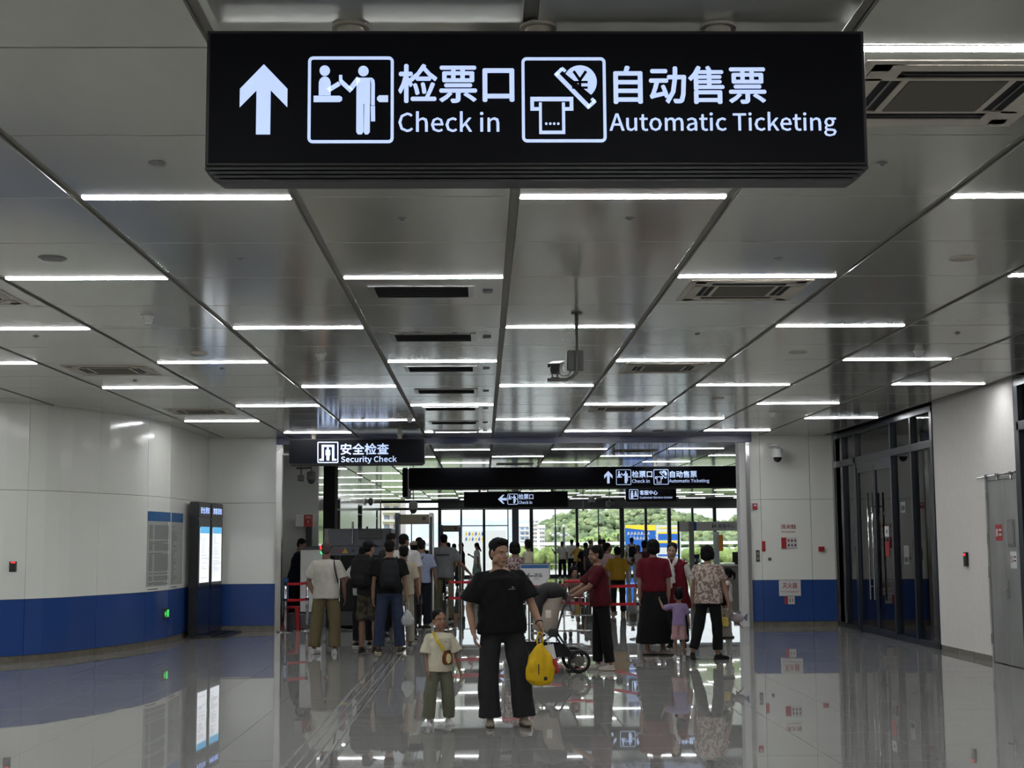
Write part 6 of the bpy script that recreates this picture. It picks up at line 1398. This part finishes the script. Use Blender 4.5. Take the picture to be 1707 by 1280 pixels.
p = far('man in dark maroon shirt holding a baby, behind the woman in maroon tee', 1075, 33.8, 1.70, 185, head=(-20, 6, 0), top=(74, 34, 40), bottom=(30, 26, 30), armL=((-.5, -.1, -.7), (-.3, -.3, .2)), vox=.015)
person('baby in grey held by the man in dark maroon shirt', at=(X_at(1063, 33.4), 33.35, .86), h=.74, face=170, o=dict(child=1, hs=.78, vox=.014, hair='crop', skin=(180, 138, 114), top=(176, 166, 164), bottom=(160, 140, 128), btype='shorts', shoe=(90, 120, 112), seated=1, legL=((-.1, -.2, -1), (0, .1, -1)), legR=((.1, -.2, -1), (0, .1, -1))))
# woman pushing the stroller
p = person('woman in maroon tee and black trousers pushing the stroller', 1003, 1117, 1.63, -78, o=dict(vox=.010, male=0, hair='short', head=(-8, 6, 0), skin=(168, 126, 102), lean=(-.10, 0, 1), top=(72, 12, 22), sleeve=.8, sleevew=1.1, bottom=(14, 14, 16), width=1.0, bulk=1.06, cuff=.072,
    armL=((-.62, -.05, -.78), (-.86, -.06, -.44)), armR=((-.60, -.05, -.78), (-.84, .02, -.46)), legL=((-.04, 0, -1), (-.02, 0, -1)), legR=((.10, 0, -1), (.12, 0, -1)), footL=(6, 0), footR=(-6, 0), shoe=(186, 180, 168), solec=(196, 190, 178), curl=.8))
# child in the trolley
person('small child with dark hair sitting in the luggage trolley', at=(X_at(957, 24.6), 24.75, .40), h=.86, face=10, o=dict(child=1, hs=.82, vox=.012, hair='bob', head=(10, 4, 0), skin=SKD, top=(120, 90, 92), bottom=(150, 60, 70), legL=((-.3, -1, -.2), (0, -.2, -1)), legR=((.3, -1, -.2), (0, -.2, -1)), seated=1, armL=((-.3, -.3, -1), (-.1, -.9, .1)), armR=((.3, -.3, -1), (.1, -.9, .1))))
# maroon tee, long black skirt
wm = person('woman in maroon tee and long black skirt, back to camera, holding a toddler\'s hand', 1092, 1092, 1.70, 178, o=dict(vox=.010, male=0, hair='bob', skin=(166, 126, 104), top=(92, 16, 28), sleeve=.8, sleevew=1.05, hem=.93, bottom=(12, 12, 14), btype='skirt', skhem=.17, skw=.275, bulk=1.05,
    armL=((-.12, .02, -1), (-.02, -.05, -1)), armR=((.14, .0, -1), (-.02, -.14, -1)), legL=((-.05, 0, -1), (0, 0, -1)), legR=((.05, 0, -1), (.02, 0, -1)), footL=(-70, 0), footR=(-120, 0), shoe=(140, 124, 112), solec=(40, 36, 34), curl=.7))
# staff woman
p = person('staff woman in maroon vest with white scarf, leaning towards the toddler', at=(X_at(1126, 22.4), 22.4, 0), h=1.66, face=-18, o=dict(vox=.010, male=0, hair='back', head=(6, 10, 6), lean=(-.12, -.08, .99), skin=(196, 156, 134), top=(96, 16, 30), topname='vest', sleeve=.12, hem=.62, loose=1.12, bottom=(14, 14, 16), width=1.1,
    armR=((.42, -.02, -.9), (.10, -.25, -.95)), armL=((-.25, -.2, -.9), (-.2, -.5, -.7)), shoe=(20, 20, 22)))
sb = p['sb']; sm_ = MB()
for side, (a_, b_2, c_2, d_) in p['arms'].items():
    sm_.ell(a_, .062*sb); sm_.cone(a_, b_2, .062*sb, .060*sb, 14); sm_.ell(b_2, .060*sb); sm_.cone(b_2, c_2, .060*sb, .042*sb, 14)
part('blouse_sleeves', remesh(sm_, .011, 'sleeves', 2, wr=.008, wscale=14), cloth((192, 188, 180)), p['t'], local=True)
sc_ = MB(); U_ = lambda a, b, c: p['U'](Vector((a, b, c))*sb)
sc_.ell((0, -.115*sb, 0), .001) if False else None
sc_.tube([U_(-.07, -.03, 1.45), U_(-.05, -.10, 1.40), U_(.0, -.15, 1.33), U_(.05, -.10, 1.40), U_(.07, -.03, 1.45)], [.03, .036, .03, .036, .03], 10); sc_.ell(U_(0, -.155, 1.31), (.05, .03, .035)); sc_.cone(U_(0, -.15, 1.31), U_(-.10, -.185, 1.02), .045, .075, 12); sc_.cone(U_(0, -.15, 1.31), U_(-.02, -.175, 1.08), .035, .055, 12)
part('scarf', remesh(sc_, .010, 'scarf', 2, wr=.008, wscale=20), cloth((196, 194, 190)), p['t'], local=True)
solo('radio', MB().bbox(0, .06, -.02, .02, 0, .14, .008), M['black'], 'black radio clipped to the vest of the staff woman', 'radio', loc=(0, 0, 0)).location = p['M'] @ (U_(.05, -.18, .86))
# toddler in lilac
p = person('toddler in lilac tee and pink bloomers, back to camera', 1133, 1097, 1.01, 182, o=dict(child=1, hs=.86, vox=.0085, hair='buns', skin=(170, 130, 108), top=(140, 122, 158), sleeve=.8, sleevew=1.2, hem=.86, bottom=(176, 138, 140), btype='shorts', width=1.35, cut=-.02, shoe=(190, 186, 184), solec=(196, 194, 190),
    armL=((-.6, .5, -.2), (-.25, .6, .7)), armR=((.3, 0, -1), (.1, -.1, -1)), facevis=False))
# floral woman
p = person('woman with dark bob in beige floral blouse and black trousers, walking away', 1183, 1099, 1.615, 150, o=dict(vox=.010, male=0, hair='bob', head=(0, 2, 0), skin=(172, 132, 108), top=patterned((170, 156, 146), (110, 92, 84), 26), sleeve=.62, sleevew=1.15, hem=.84, loose=1.1, bottom=(16, 16, 18), width=1.05, bulk=1.1, cuff=.07, cut=.84,
    armR=((.28, .05, -.95), (.20, -.15, -.95)), armL=((-.2, .1, -1), (0, .1, -1)), legL=((-.16, -.04, -1), (-.30, -.12, -1)), legR=((.10, .06, -1), (.02, .02, -1)), footL=(-150, 10), footR=(-66, 0), shoe=(18, 18, 20), solec=(26, 24, 24)))
# girl, little one with balloon
person('girl with ponytail in white sleeveless top, beyond the woman in floral blouse', at=(X_at(1211, 25.5), 25.5, 0), h=1.20, face=-95, o=dict(child=1, hs=.92, vox=.013, hair='pony', skin=(150, 108, 86), top=(196, 192, 186), sleeve=.1, bottom=(170, 166, 160)))
p = person('tiny child in pale black-hemmed dress and white tights, right of the floral blouse', 1209, 1096, .93, 165, o=dict(child=1, hs=.84, vox=.0085, hair='back', skin=(170, 130, 108), top=(150, 140, 132), sleeve=.8, hem=.86, bottom=(150, 140, 132), btype='dress', skhem=.52, skw=.27, shoe=(190, 188, 186), facevis=False, limb=1.0,
    armL=((-.2, 0, -1), (0, -.2, -1)), armR=((.4, 0, -1), (.5, -.1, -.5))))
hm_ = MB(); c0 = p['legs']
part('black_hem', MB().rings([(0, 0, .52*p['sb']+.05, .275*p['sb'], .235*p['sb']), (0, 0, .49*p['sb']+.05, .285*p['sb'], .245*p['sb']), (0, 0, .47*p['sb']+.045, .285*p['sb'], .245*p['sb'])], 28), M['matblack'], p['t'], local=True)
tg = MB()
for side, (hip, k_, a_) in c0.items(): tg.cone(hip, k_, .085*p['sb'], .066*p['sb'], 14); tg.ell(k_, .066*p['sb']); tg.cone(k_, a_, .066*p['sb'], .048*p['sb'], 14)
part('tights', remesh(tg, .009, 'tights', 1), cloth((170, 168, 164)), p['t'], local=True)
Yt = flr(1209, 1096).y
c = atY(1229, 1030, Yt-.1); t = thing('balloon', 'grey and pink foil fish balloon beside the tiny child in pale dress', 'balloon', c)
part('foil_body', MB().ell((0, 0, 0), (.10, .045, .065), u=20, v=12), cloth((150, 138, 142), .2, 12, .3), t, smooth=True, local=True); part('tail_fin', MB().prism([(.08, 0), (.15, .07), (.14, -.05)], lambda a, b: Vector((a, -.01, b)), (0, .02, 0)), cloth((104, 112, 128), .1, 12, .3), t, local=True); part('back_fin', MB().prism([(-.03, .055), (.05, .05), (.05, .10)], lambda a, b: Vector((a, -.008, b)), (0, .016, 0)), cloth((104, 112, 128), .1, 12, .3), t, local=True)
part('string', MB().tube([(-.08, 0, -.03), (-.12, 0, -.08), (-.15, .02, -.05)], .003, 5), M['offw'], t, local=True)
c = atY(1208, 1044, Yt-.22); t = thing('small_bag', 'small yellow hand bag held between floral blouse woman and tiny child', 'bag', c)
part('pouch', remesh(MB().rings([(0, 0, 0, .05, .03), (0, 0, .03, .06, .035), (0, 0, .11, .052, .03), (0, 0, .13, .03, .02)], 16), .008, 'pouch', 2), cloth((214, 190, 96), .1, 12), t, local=True); part('handle', MB().tube([(-.035, 0, .12), (-.02, 0, .19), (.02, 0, .19), (.035, 0, .12)], .005, 6), cloth((214, 190, 96), .1, 12), t, smooth=True, local=True)

bpy.data.scenes.remove(WORK)
